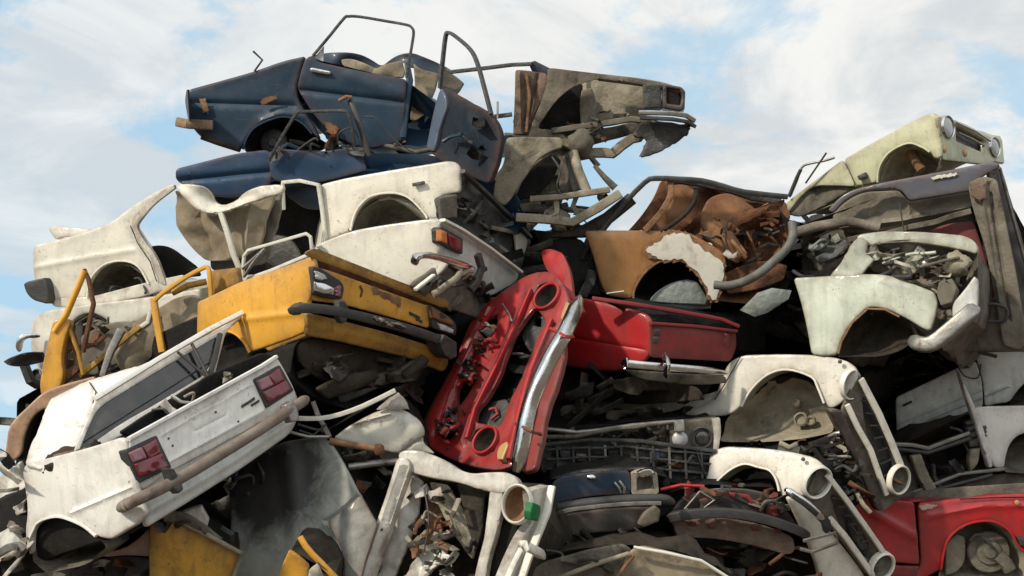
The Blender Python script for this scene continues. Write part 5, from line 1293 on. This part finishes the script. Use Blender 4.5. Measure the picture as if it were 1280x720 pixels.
for y in (562, 574, 586):
    bar(gp, 'grille_bar', 'dkgrey', K1, f'684,{y},.045 780,{y-4},.05 890,{y+6},.045', r=.008, h=.012, kink=.006)
panel(gp, 'blue_scrap', 'navy2', K1, '812,560 824,560 825,580 813,580', off=.05, fold=.02)
lathe(gp, 'rust_stain', 'rust', K1, 846, 578, 9, [(1, -.3), (1, .4), (.6, .6), (.3, .5)], n=12, jit=.2)
panel(t, 'bonnet', 'grime', K1.back(.1), '676,536 720,532 800,528 836,528 836,556 760,550 676,556', fold=.06, r=.02)
bar(t, 'bent_strip', 'steel', K1, '680,536,.04 720,540,.05 750,538,.05 790,532,.05 820,529,.04 844,527,.03', r=.02, h=.02, kink=.006)
bar(t, 'bent_strip', 'dustd', K1, '678,546,.05 720,545,.06 770,536,.06 840,528,.03', r=.016, h=.016, kink=.006)
bar(t, 'lower_strip', 'dkgrey', K1, '676,556,.04 740,549,.05 800,551,.05 895,564,.05', r=.014, h=.02)
block(t, 'lamp_panel', 'dustd', K1, '836,528 868,525 900,523 901,545 898,564 870,562 838,557', .02, .15, .01, 4)
lp = scene.collection.objects[-1]
block(lp, 'frame', 'cream2', K1, '890,524 900,522 902,540 898,563 892,563 893,540', .05, .04, .006, 3)
block(lp, 'white_box', 'white2', K1, '843,527 855,525 856,539 845,540', .08, .06, .008, 2.5)
lathe(lp, 'inner_lamp', 'clear', K1.back(-.03), 850, 549, 9, [(1.1, -.4), (1.1, .1), (.95, .2), (.7, .45), (.3, .6)], n=18)
lathe(lp, 'outer_lamp', 'dkgrey', K1.back(-.03), 877, 547, 14, [(1, -.3), (1.02, .1), (.9, .15), (.8, -.1), (.4, -.2)], n=22)
lens(lp, 'lamp_lens', 'glassk', K1.back(-.02), 878, 548, 10, .3)
bar(t, 'wire', 'black', K1, '870,560,.05 876,580,.07 884,600,.05', r=.006, curve=4)
scraps(t, K1, '680,530 835,528 835,560 690,560', 12, 111, (12, 40), ('dkgrey', 'grimeb', 'blackp', 'steel', 'dustd'), (-.04, .1))
scraps(t, K1, '690,560 890,565 870,600 700,600', 14, 112, (10, 30), ('dkgrey', 'grimeb', 'blackp', 'blackp'), (-.06, .03), 'sph')

# ---- dark blue-black nose with its bumper
t = thing('crushed_car', 'dark blue black crushed car nose with a full-width black bumper, low in the middle', 'car', 770, 680, 8.5)
J1 = flat(8.5, .03, 0, 770, 630)
hull(t, 'body_shell', 'grime', J1, '690,600 785,585 840,600 845,640 800,668 690,680 675,650', 1.2, .1, .2)
panel(t, 'front_panel', 'navy', J1, '690,604 700,596 740,590 786,588 790,600 789,618 740,620 700,628 686,632', r=.02, k=.02, fold=.02, dent=.015)
lathe(t, 'emblem', 'chrome', J1.back(-.02), 739, 597, 5.5, [(1, -.3), (1, .2), (.6, .5), (.2, .6)], n=14, squash=.7)
bar(t, 'lamp_trim', 'steel', J1, '768,603,.02 774,610,.03 776,616,.02', r=.01)
bar(t, 'lamp_trim', 'steel', J1, '774,601,.02 781,610,.03 780,616,.02', r=.01)
panel(t, 'lamp_surround', 'dust', J1, '790,592 798,588 812,586 822,592 824,616 820,618 790,618', holes=('796,598 804,594 816,596 818,612 796,614',), r=.012, th=.06, off=.03)
bucket(t, 'headlight_bowl', 'dustd', J1, 807, 605, 13, .7)
panel(t, 'torn_foil', 'chrome', J1, '796,590 804,586 814,586 821,592 812,596 800,597', off=.06, fold=.05, ff=8, torn=.8, g=3, r=.008)
bar(t, 'bumper', 'black', J1, '686,644,.04 696,637,.14 720,631,.18 780,625,.18 825,624,.16 842,628,.08', r=.05, h=.05, curve=3, n=16)
bb = scene.collection.objects[-1]
bar(bb, 'chrome_strip', 'steel', J1, '688,648,.10 700,641,.20 720,636,.235 780,630,.235 826,629,.215', r=.014, h=.012, curve=3)
panel(t, 'front_valance', 'blackp', J1, '684,648 720,640 780,634 815,634 806,660 790,664 740,666 690,676 678,668', r=.03, k=.03, fold=.02, dent=.012)
panel(t, 'fog_lamp', 'clothd', J1, '806,640 820,633 826,638 824,652 804,660 798,656', off=.05, r=.02, th=.05)
panel(t, 'bonnet_edge', 'dkgrey', J1.back(.05), '688,600 720,588 788,584 810,584 790,590 740,592 700,598', fold=.03, r=.01)
scraps(t, J1, '670,665 800,660 800,690 680,690', 12, 115, (14, 44), ('grimeb', 'dkgrey', 'grime', 'dustd'), (-.05, .15))

# ---- dark car with the rusty bumper face
t = thing('crushed_car', 'dark crushed car with a black bumper over a rusty brown valance, beside the cream noses', 'car', 920, 720, 8.7)
I1 = flat(8.65, .02, 0, 920, 650)
hull(t, 'body_shell', 'grime', I1, '835,620 880,608 970,612 1000,660 990,690 850,690', 1.2, .1, .2)
panel(t, 'boot_lid', 'blackp', I1, '838,640 850,624 880,612 930,610 965,618 985,640 1000,660 950,648 890,640', r=.02, fold=.03, dent=.015)
bar(t, 'bumper', 'black', I1, '834,648,.06 846,645,.12 880,641,.15 920,642,.15 960,650,.14 1000,664,.1 1008,672,.04', r=.045, h=.05, curve=3, n=16)
panel(t, 'rear_valance', 'brownm', I1, '840,650 880,647 920,649 960,658 992,672 994,690 984,694 950,684 900,674 846,672', r=.02, k=.03, dent=.015, fold=.015, off=.05, label='rusty brown valance')
for k, x in enumerate((862, 886, 940, 968)): block(t, 'bolt_plate', 'redd', I1, f'{x},{652+k*3} {x+8},{653+k*3} {x+8},{658+k*3} {x},{657+k*3}', .075, .02, .004, 2)
bar(t, 'warning_triangle', 'steel', I1, '856,636,.10 875,614,.13 893,625,.12 872,641,.1 857,636,.1', r=.008)
panel(t, 'lamp_cluster', 'redd', I1, '874,624 884,622 886,634 876,636', off=.06, fold=.04, torn=.8, g=3)
bar(t, 'red_trim', 'red', I1, '826,612,.05 850,606,.06 880,608,.05', r=.012, kink=.008)
panel(t, 'red_bracket', 'redd', I1, '956,632 970,628 974,645 960,648', off=.02, fold=.03)
scraps(t, I1, '830,608 960,600 990,650 860,640', 20, 121, (12, 44), ('dkgrey', 'grimeb', 'blackp', 'rust', 'dustd', 'redd'), (-.1, .08))
scraps(t, I1, '850,680 1000,695 1040,730 860,730', 16, 122, (14, 50), ('grimeb', 'dkgrey', 'grime', 'rust', 'redd'), (-.05, .2))

# ---- beige crumpled bonnet at the bottom
t = thing('crushed_car', 'beige crumpled car body at the bottom edge under the black bumper', 'car', 800, 760, 8.1)
U1 = flat(8.1, .0, .0, 800, 700)
hull(t, 'body_shell', 'grimeb', U1, '660,705 720,690 790,684 850,692 910,715 940,760 640,760', 1.2, .1, .2)
panel(t, 'bonnet', 'cloth', U1, '786,690 800,682 830,688 870,698 905,716 930,745 780,745 776,710', r=.03, k=.03, fold=.03, dent=.02, label='creased beige panel')
panel(t, 'crumpled_panel', 'dustd', U1, '650,716 690,700 740,686 780,680 792,690 776,715 770,745 640,745', r=.02, fold=.09, ff=3, dent=.03)
bar(t, 'folded_edge', 'dust', U1, '700,722,.05 740,708,.08 786,692,.07', r=.02, kink=.01)
bar(t, 'folded_edge', 'rustl', U1, '760,740,.05 776,716,.08 792,694,.06', r=.014, kink=.01)
bar(t, 'folded_edge', 'cream2', U1, '792,684,.05 830,690,.06 876,702,.05 910,722,.03', r=.012, kink=.006)
scraps(t, U1, '650,705 770,690 765,740 650,740', 10, 131, (20, 60), ('dustd', 'grimeb', 'dust', 'dkgrey'), (-.08, .06), 'sh')

# ---- white bare front frame
t = thing('wrecked_sedan', 'white stripped car front frame with one empty headlight ring and a green side light', 'car', 580, 760, 7.8)
F1 = PL((640, 600, 7.75), (470, 600, 8.05), (640, 720, 7.6))
hull(t, 'body_shell', 'grimeb', F1, '505,580 560,585 640,600 660,640 620,740 450,740 480,660', 1.4, .15, .35, .06)
panel(t, 'top_rail', 'white2', F1, '497,568 503,563 522,562 545,570 560,578 575,588 590,592 612,590 634,590 646,597 650,606 636,612 626,618 600,612 570,602 540,598 512,590 500,580', r=.02, k=.025, fold=.012, dent=.014, th=.05, bulge=.01)
panel(t, 'side_rail', 'white2', F1, '496,572 510,572 513,584 505,604 494,634 480,672 462,724 456,745 434,745 446,712 466,664 484,614', r=.015, k=.02, dent=.01, th=.06, off=.04, crease=[('502,580 450,735', .02, .01), ('508,584 460,735', -.02, .008)])
sr = scene.collection.objects[-1]
for x, y in ((483, 636), (477, 662)): lathe(sr, 'bolt_hole', 'black', F1.back(-.05), x, y, 1.8, [(1, -.3), (1, .1), (.5, .2)], n=8)
panel(t, 'centre_post', 'white2', F1, '612,612 628,614 628,634 622,660 610,700 604,745 588,745 596,706 606,668', r=.015, k=.02, dent=.012, th=.05, fold=.01)
panel(t, 'inner_panel', 'white2', F1.back(.12), '508,592 528,600 524,640 506,690 480,745 462,745 486,672 498,630', fold=.07, ff=4, dent=.02, r=.02, torn=.5)
panel(t, 'inner_brace', 'dust', F1.back(.14), '536,602 560,606 576,634 596,672 590,700 576,682 556,650', fold=.05, ff=4, r=.02, crease=[('548,606 588,686', .04, .012)])
panel(t, 'crumpled_inner', 'rustl', F1.back(.2), '528,604 546,612 552,640 556,672 540,700 526,690 530,650', fold=.12, ff=5, r=.02)
panel(t, 'crumpled_inner', 'white2', F1.back(.08), '528,684 546,676 558,690 552,704 540,712 530,730 518,745 490,745 500,724 516,706', fold=.09, ff=6, torn=1.2, r=.015)
panel(t, 'grille_side', 'grimeb', F1.back(.12), '570,604 606,612 604,664 594,690 580,640', fold=.05, r=.02)
panel(t, 'radiator_side', 'grime', F1.back(.08), '626,636 646,650 650,680 640,720 610,745 604,740 616,690', fold=.05, r=.02)
bucket(t, 'headlight_bowl', 'rustl', F1.back(-.03), 646, 630, 19, 1.0, squash=1.25)
ring(t, 'headlight_rim', 'cream2', F1.back(-.05), 646, 630, 20, .12, .2, squash=1.25)
F2 = PL((672, 615, 7.75), (690, 620, 7.95), (650, 720, 7.6))
panel(t, 'front_wing', 'white2', F2, '664,612 676,610 690,606 694,618 688,640 668,690 650,745 622,745 640,700 656,668 668,652', r=.015, k=.02, dent=.012, th=.05)
bar(t, 'wing_edge', 'cream2', F2, '690,608,.04 684,640,.05 662,694,.05 644,745,.05', r=.02, h=.03)
block(t, 'side_light', 'green', F2, '667,628 676,632 677,638 673,652 665,650 664,642', .08, .04, .008, 2, label='green side light')
bar(t, 'bumper_end', 'cream2', F2, '650,678,.08 660,684,.14 672,690,.15 680,697,.08', r=.038, h=.035, curve=3, n=14)
bar(t, 'strut', 'white2', F2, '652,688,.06 640,712,.06 626,745,.06', r=.03, h=.025)
bar(t, 'wire', 'black', F1, '530,610,.02 536,650,.05 530,690,.04', r=.006, curve=4)
scraps(t, F1, '515,605 560,610 590,680 560,720 510,720', 40, 141, (10, 32), ('white2', 'rust', 'dust', 'dkgrey', 'rustl', 'white2', 'grimeb'), (-.02, .16))

# ---- cream crumpled wing behind it
t = thing('crushed_car', 'cream crumpled car wing and loose trim strips, left of the red upright front end', 'car', 470, 580, 8.3)
T1 = flat(8.3, .05, 0, 470, 540)
hull(t, 'body_shell', 'grime', T1, '400,545 480,500 510,505 540,560 500,580 400,590', 1.0, .12, .2)
panel(t, 'front_wing', 'cream2', T1, '416,548 440,530 476,512 502,510 526,526 532,540 528,552 545,568 520,566 500,568 470,562 440,555', r=.03, k=.03, dent=.025, fold=.02, bulge=.03, crease=[('500,567 518,552 530,548', -.04, .01), ('440,530 490,516', .02, .01)])
panel(t, 'wing_flange', 'white2', T1, '470,512 486,498 498,490 508,500 512,512 500,512', r=.012, fold=.04, torn=.6, off=.04)
bar(t, 'trim_strip', 'cream2', T1, '372,523,.1 400,523,.1 425,518,.1 455,507,.1 494,488,.08', r=.016, h=.02, curve=2)
bar(t, 'window_frame', 'steel', T1, '391,502,.1 398,520,.1 412,546,.1', r=.02, h=.015)
bar(t, 'window_frame', 'dkgrey', T1, '372,530,.1 390,536,.1 412,540,.1', r=.01)
bar(t, 'window_frame', 'steel', T1, '362,540,.12 385,546,.12 412,546,.12', r=.012)
bar(t, 'wiper', 'black', T1, '374,538,.11 392,544,.12 408,530,.12', r=.007)
bar(t, 'rusty_rod', 'rustl', T1, '412,551,.12 440,556,.12 468,561,.12', r=.028, n=12)
rr_ = scene.collection.objects[-1]
lathe(rr_, 'rod_end', 'rust', T1.back(-.12), 474, 562, 7, [(1, -.6), (1, .5), (.6, .8)], n=12, jit=.15)
bar(t, 'lower_tube', 'steel', T1, '436,584,.06 465,580,.06 498,577,.05', r=.03, n=12, kink=.004)
scraps(t, T1, '425,560 495,572 490,600 440,610', 10, 151, (12, 40), ('grime', 'grimeb', 'dkgrey', 'dustd', 'rust'), (-.05, .2))

# ---- large grey greasy panel
t = thing('crushed_car', 'grey car body panel covered in black grease, under the white hatchback', 'car', 380, 740, 8.1)
G1 = PL((360, 600, 8.15), (460, 640, 7.95), (360, 720, 7.95))
hull(t, 'body_shell', 'grime', G1, '290,600 360,555 410,550 440,615 465,655 430,745 290,745', 1.3, .1, .2)
panel(t, 'side_panel', 'greyp', G1, '286,600 300,580 330,562 362,550 400,544 413,552 430,580 448,616 458,634 470,655 452,690 440,745 290,745 288,680', r=.03, k=.03, dent=.02, bulge=.03, crease=[('448,618 425,640 408,652', -.03, .012), ('408,654 428,680 434,730', .02, .02), ('360,560 372,640 380,740', .03, .05)])
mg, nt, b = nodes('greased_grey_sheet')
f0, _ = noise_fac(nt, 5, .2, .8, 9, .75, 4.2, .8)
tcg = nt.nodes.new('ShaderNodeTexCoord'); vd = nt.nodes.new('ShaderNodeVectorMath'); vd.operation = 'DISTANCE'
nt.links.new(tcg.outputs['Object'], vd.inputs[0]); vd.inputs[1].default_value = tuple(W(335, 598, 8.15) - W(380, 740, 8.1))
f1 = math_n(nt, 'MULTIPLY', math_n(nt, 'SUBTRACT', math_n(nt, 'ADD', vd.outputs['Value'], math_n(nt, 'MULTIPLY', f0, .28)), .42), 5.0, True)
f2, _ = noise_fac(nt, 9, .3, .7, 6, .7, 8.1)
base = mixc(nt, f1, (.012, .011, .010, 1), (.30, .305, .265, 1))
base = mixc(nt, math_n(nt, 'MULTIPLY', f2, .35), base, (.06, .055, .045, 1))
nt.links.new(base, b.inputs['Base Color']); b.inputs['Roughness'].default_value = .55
sp_ = scene.collection.objects[-1]; sp_.data.materials[0] = mg
panel(t, 'folded_corner', 'greyp', G1, '408,652 430,636 450,618 472,656 460,690 446,745 430,745 430,690', off=.05, r=.015, fold=.025, dent=.015)
scraps(t, G1, '290,560 350,545 330,600 290,640', 10, 155, (14, 44), ('grime', 'grimeb', 'dkgrey', 'dustd'), (-.05, .1))

# ---- loose yellow sheets at the bottom
q1 = flat(7.7, .1, .05, 240, 690)
tb = thing('crushed_car', 'amber yellow car bonnet hanging edge down below the white hatchback', 'car', 240, 750, 7.7)
hull(tb, 'body_shell', 'grime', q1, '188,660 232,655 300,695 290,750 190,750', .8, .06, .15)
panel(tb, 'bonnet', 'yellowd', q1, '187,656 200,652 228,652 262,672 301,692 294,720 284,745 188,745 186,700', r=.02, k=.02, dent=.02, fold=.012, bulge=.02)
bar(tb, 'bonnet_edge', 'dust', q1, '226,652,.03 262,670,.04 302,692,.03 290,728,.02', r=.02, h=.02)
panel(tb, 'torn_flap', 'dustd', q1, '200,640 230,640 252,652 280,676 262,672 236,656 205,654', off=.04, fold=.05, ff=5)
panel(tb, 'plate', 'cream2', q1, '226,640 252,632 262,650 258,664 244,652', off=-.02, fold=.02, r=.01)
scraps(tb, q1, '190,640 260,640 290,670 200,660', 8, 161, (10, 34), ('grimeb', 'dkgrey', 'dustd', 'black'), (-.04, .1))

t = thing('crushed_car', 'bright yellow torn car panel with a bent yellow pipe at the bottom edge', 'car', 380, 750, 7.5)
q2 = flat(7.5, 0, .05, 380, 700)
hull(t, 'body_shell', 'grimeb', q2, '350,715 364,692 385,706 420,720 420,750 346,750', .6, .06, .1)
panel(t, 'torn_panel', 'yellow', q2, '340,745 350,712 361,688 372,694 386,708 384,730 380,745', r=.015, fold=.02, dent=.01)
panel(t, 'white_scrap', 'white2', q2, '378,745 386,712 398,704 404,722 416,745', off=-.02, fold=.06, ff=6, torn=1)
bar(t, 'bent_pipe', 'yellow', q2, '375,671,.04 382,681,.05 390,692,.05 402,704,.05 420,722,.05 430,745,.04', r=.024, n=12, kink=.006)
bar(t, 'wire', 'black', q2, '392,694,.05 400,706,.07 414,716,.06', r=.006)

t = thing('crushed_car', 'pale pink car panel in the shade under the white hatchback', 'car', 165, 700, 7.9)
q3 = flat(7.9, .05, 0, 165, 690)
hull(t, 'body_shell', 'grime', q3, '100,690 160,685 190,664 196,720 190,750 90,750', .8, .08, .15)
panel(t, 'side_panel', 'pink', q3, '112,690 150,688 170,676 186,660 192,680 190,696 160,694 130,697', r=.02, k=.02, dent=.01)
panel(t, 'wheel_arch', 'black', q3, '90,712 120,698 160,694 192,698 196,745 90,745', off=-.04, fold=.05, r=.03)
scraps(t, q3, '100,700 190,700 195,730 100,730', 8, 165, (12, 40), ('grime', 'grimeb', 'rust', 'dkgrey', 'cream2'), (-.08, .05))

# =================================================================== dark squashed bodies filling the heap
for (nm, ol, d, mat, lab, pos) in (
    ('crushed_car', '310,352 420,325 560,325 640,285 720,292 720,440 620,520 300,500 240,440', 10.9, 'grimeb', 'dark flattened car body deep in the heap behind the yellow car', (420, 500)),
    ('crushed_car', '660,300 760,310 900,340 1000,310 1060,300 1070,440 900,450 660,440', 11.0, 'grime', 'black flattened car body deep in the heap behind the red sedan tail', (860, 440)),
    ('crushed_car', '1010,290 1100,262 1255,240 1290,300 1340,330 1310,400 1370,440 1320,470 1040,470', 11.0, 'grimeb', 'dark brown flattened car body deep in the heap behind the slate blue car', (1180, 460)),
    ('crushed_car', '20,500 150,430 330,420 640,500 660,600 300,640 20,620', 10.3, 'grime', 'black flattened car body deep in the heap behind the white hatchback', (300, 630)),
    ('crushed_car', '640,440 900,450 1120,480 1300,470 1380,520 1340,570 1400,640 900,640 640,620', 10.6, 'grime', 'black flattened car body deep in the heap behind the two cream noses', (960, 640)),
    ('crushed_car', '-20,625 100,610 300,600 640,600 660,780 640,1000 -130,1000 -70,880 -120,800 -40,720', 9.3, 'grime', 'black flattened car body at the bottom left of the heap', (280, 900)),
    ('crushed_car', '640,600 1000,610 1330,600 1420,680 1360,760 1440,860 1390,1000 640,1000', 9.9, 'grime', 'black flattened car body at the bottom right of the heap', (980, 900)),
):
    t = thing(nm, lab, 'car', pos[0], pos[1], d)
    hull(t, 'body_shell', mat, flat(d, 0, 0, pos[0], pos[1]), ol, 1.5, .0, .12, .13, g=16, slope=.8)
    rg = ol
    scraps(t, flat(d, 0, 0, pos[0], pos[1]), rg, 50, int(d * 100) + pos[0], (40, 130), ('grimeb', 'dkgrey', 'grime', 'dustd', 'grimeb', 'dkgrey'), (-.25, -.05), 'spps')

# =================================================================== ground, sky, light
bpy.ops.mesh.primitive_grid_add(x_subdivisions=60, y_subdivisions=60, size=1)
g = bpy.context.object
g.name = 'ground'; g.scale = (600, 600, 1); g.location = (0, 100, -.25); g['kind'] = 'structure'
g.data.materials.append(M['soil'])

SUN_AZ, SUN_EL = 52.0, 33.0      # degrees left of the viewer's back, height
az = rad(180 + SUN_AZ)
w = bpy.data.worlds.new('World'); scene.world = w; w.use_nodes = True
nt = w.node_tree
for n in list(nt.nodes): nt.nodes.remove(n)
out = nt.nodes.new('ShaderNodeOutputWorld'); bg = nt.nodes.new('ShaderNodeBackground')
sky = nt.nodes.new('ShaderNodeTexSky'); sky.sky_type = 'NISHITA'; sky.sun_disc = False
sky.sun_elevation = rad(SUN_EL); sky.sun_rotation = az; sky.air_density = 1.0; sky.dust_density = 1.2; sky.ozone_density = 1.2
tc = nt.nodes.new('ShaderNodeTexCoord')
sx = nt.nodes.new('ShaderNodeSeparateXYZ'); nt.links.new(tc.outputs['Generated'], sx.inputs[0])
zz = math_n(nt, 'ADD', math_n(nt, 'MAXIMUM', sx.outputs['Z'], 0.0), 0.22)
px_ = math_n(nt, 'DIVIDE', sx.outputs['X'], zz); py_ = math_n(nt, 'DIVIDE', sx.outputs['Y'], zz)
cb = nt.nodes.new('ShaderNodeCombineXYZ'); nt.links.new(px_, cb.inputs[0]); nt.links.new(py_, cb.inputs[1])
def cloud(scale, loc, lo, hi, detail=9, rough=.62, dist=.3):
    mp = nt.nodes.new('ShaderNodeMapping'); mp.inputs['Location'].default_value = loc
    nt.links.new(cb.outputs[0], mp.inputs[0])
    n = nt.nodes.new('ShaderNodeTexNoise'); n.inputs['Scale'].default_value = scale; n.inputs['Detail'].default_value = detail
    n.inputs['Roughness'].default_value = rough; n.inputs['Distortion'].default_value = dist
    nt.links.new(mp.outputs[0], n.inputs['Vector'])
    r = nt.nodes.new('ShaderNodeMapRange'); r.interpolation_type = 'SMOOTHSTEP'
    r.inputs['From Min'].default_value = lo; r.inputs['From Max'].default_value = hi
    nt.links.new(n.outputs['Fac'], r.inputs['Value'])
    return r.outputs['Result']
c1 = cloud(2.3, CL1, CLO, CHI, 15, .60, .35)
c1 = math_n(nt, 'ADD', c1, math_n(nt, 'MULTIPLY', math_n(nt, 'SUBTRACT', sx.outputs['Z'], 0.30), 1.8), True)
c1 = math_n(nt, 'ADD', c1, math_n(nt, 'MULTIPLY', sx.outputs['X'], 0.5), True)
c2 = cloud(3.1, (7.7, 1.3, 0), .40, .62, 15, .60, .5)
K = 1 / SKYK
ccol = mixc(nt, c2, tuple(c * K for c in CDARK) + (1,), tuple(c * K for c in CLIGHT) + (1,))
back_fill = math_n(nt, 'ADD', 1.0, math_n(nt, 'MULTIPLY', math_n(nt, 'MAXIMUM', math_n(nt, 'MULTIPLY', sx.outputs['Y'], -1.0), 0.0), 1.0))
vm = nt.nodes.new('ShaderNodeVectorMath'); vm.operation = 'SCALE'      # sun-side clouds behind the viewer brightened as added fill light
nt.links.new(ccol, vm.inputs[0]); nt.links.new(back_fill, vm.inputs['Scale']); ccol = vm.outputs[0]
blue = mixc(nt, .75, sky.outputs[0], tuple(c * K for c in HAZEB) + (1,))
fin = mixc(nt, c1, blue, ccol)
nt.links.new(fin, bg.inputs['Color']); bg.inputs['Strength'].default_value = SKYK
nt.links.new(bg.outputs[0], out.inputs['Surface'])

sl = bpy.data.lights.new('sun', 'SUN'); so = bpy.data.objects.new('sun', sl); C.objects.link(so)
sl.energy = SUN_E; sl.angle = rad(SUN_ANG); sl.color = (1.0, .90, .76)
dv = Vector((-math.sin(rad(SUN_AZ)) * math.cos(rad(SUN_EL)), -math.cos(rad(SUN_AZ)) * math.cos(rad(SUN_EL)), math.sin(rad(SUN_EL))))
so.rotation_euler = dv.to_track_quat('Z', 'Y').to_euler()
sky.sun_rotation = math.atan2(dv.x, dv.y)
so.location = (-10, -10, 12)
scene.view_settings.view_transform = 'Standard'
scene.view_settings.look = 'None'
scene.view_settings.exposure = EXPO
scene.view_settings.gamma = 1.0
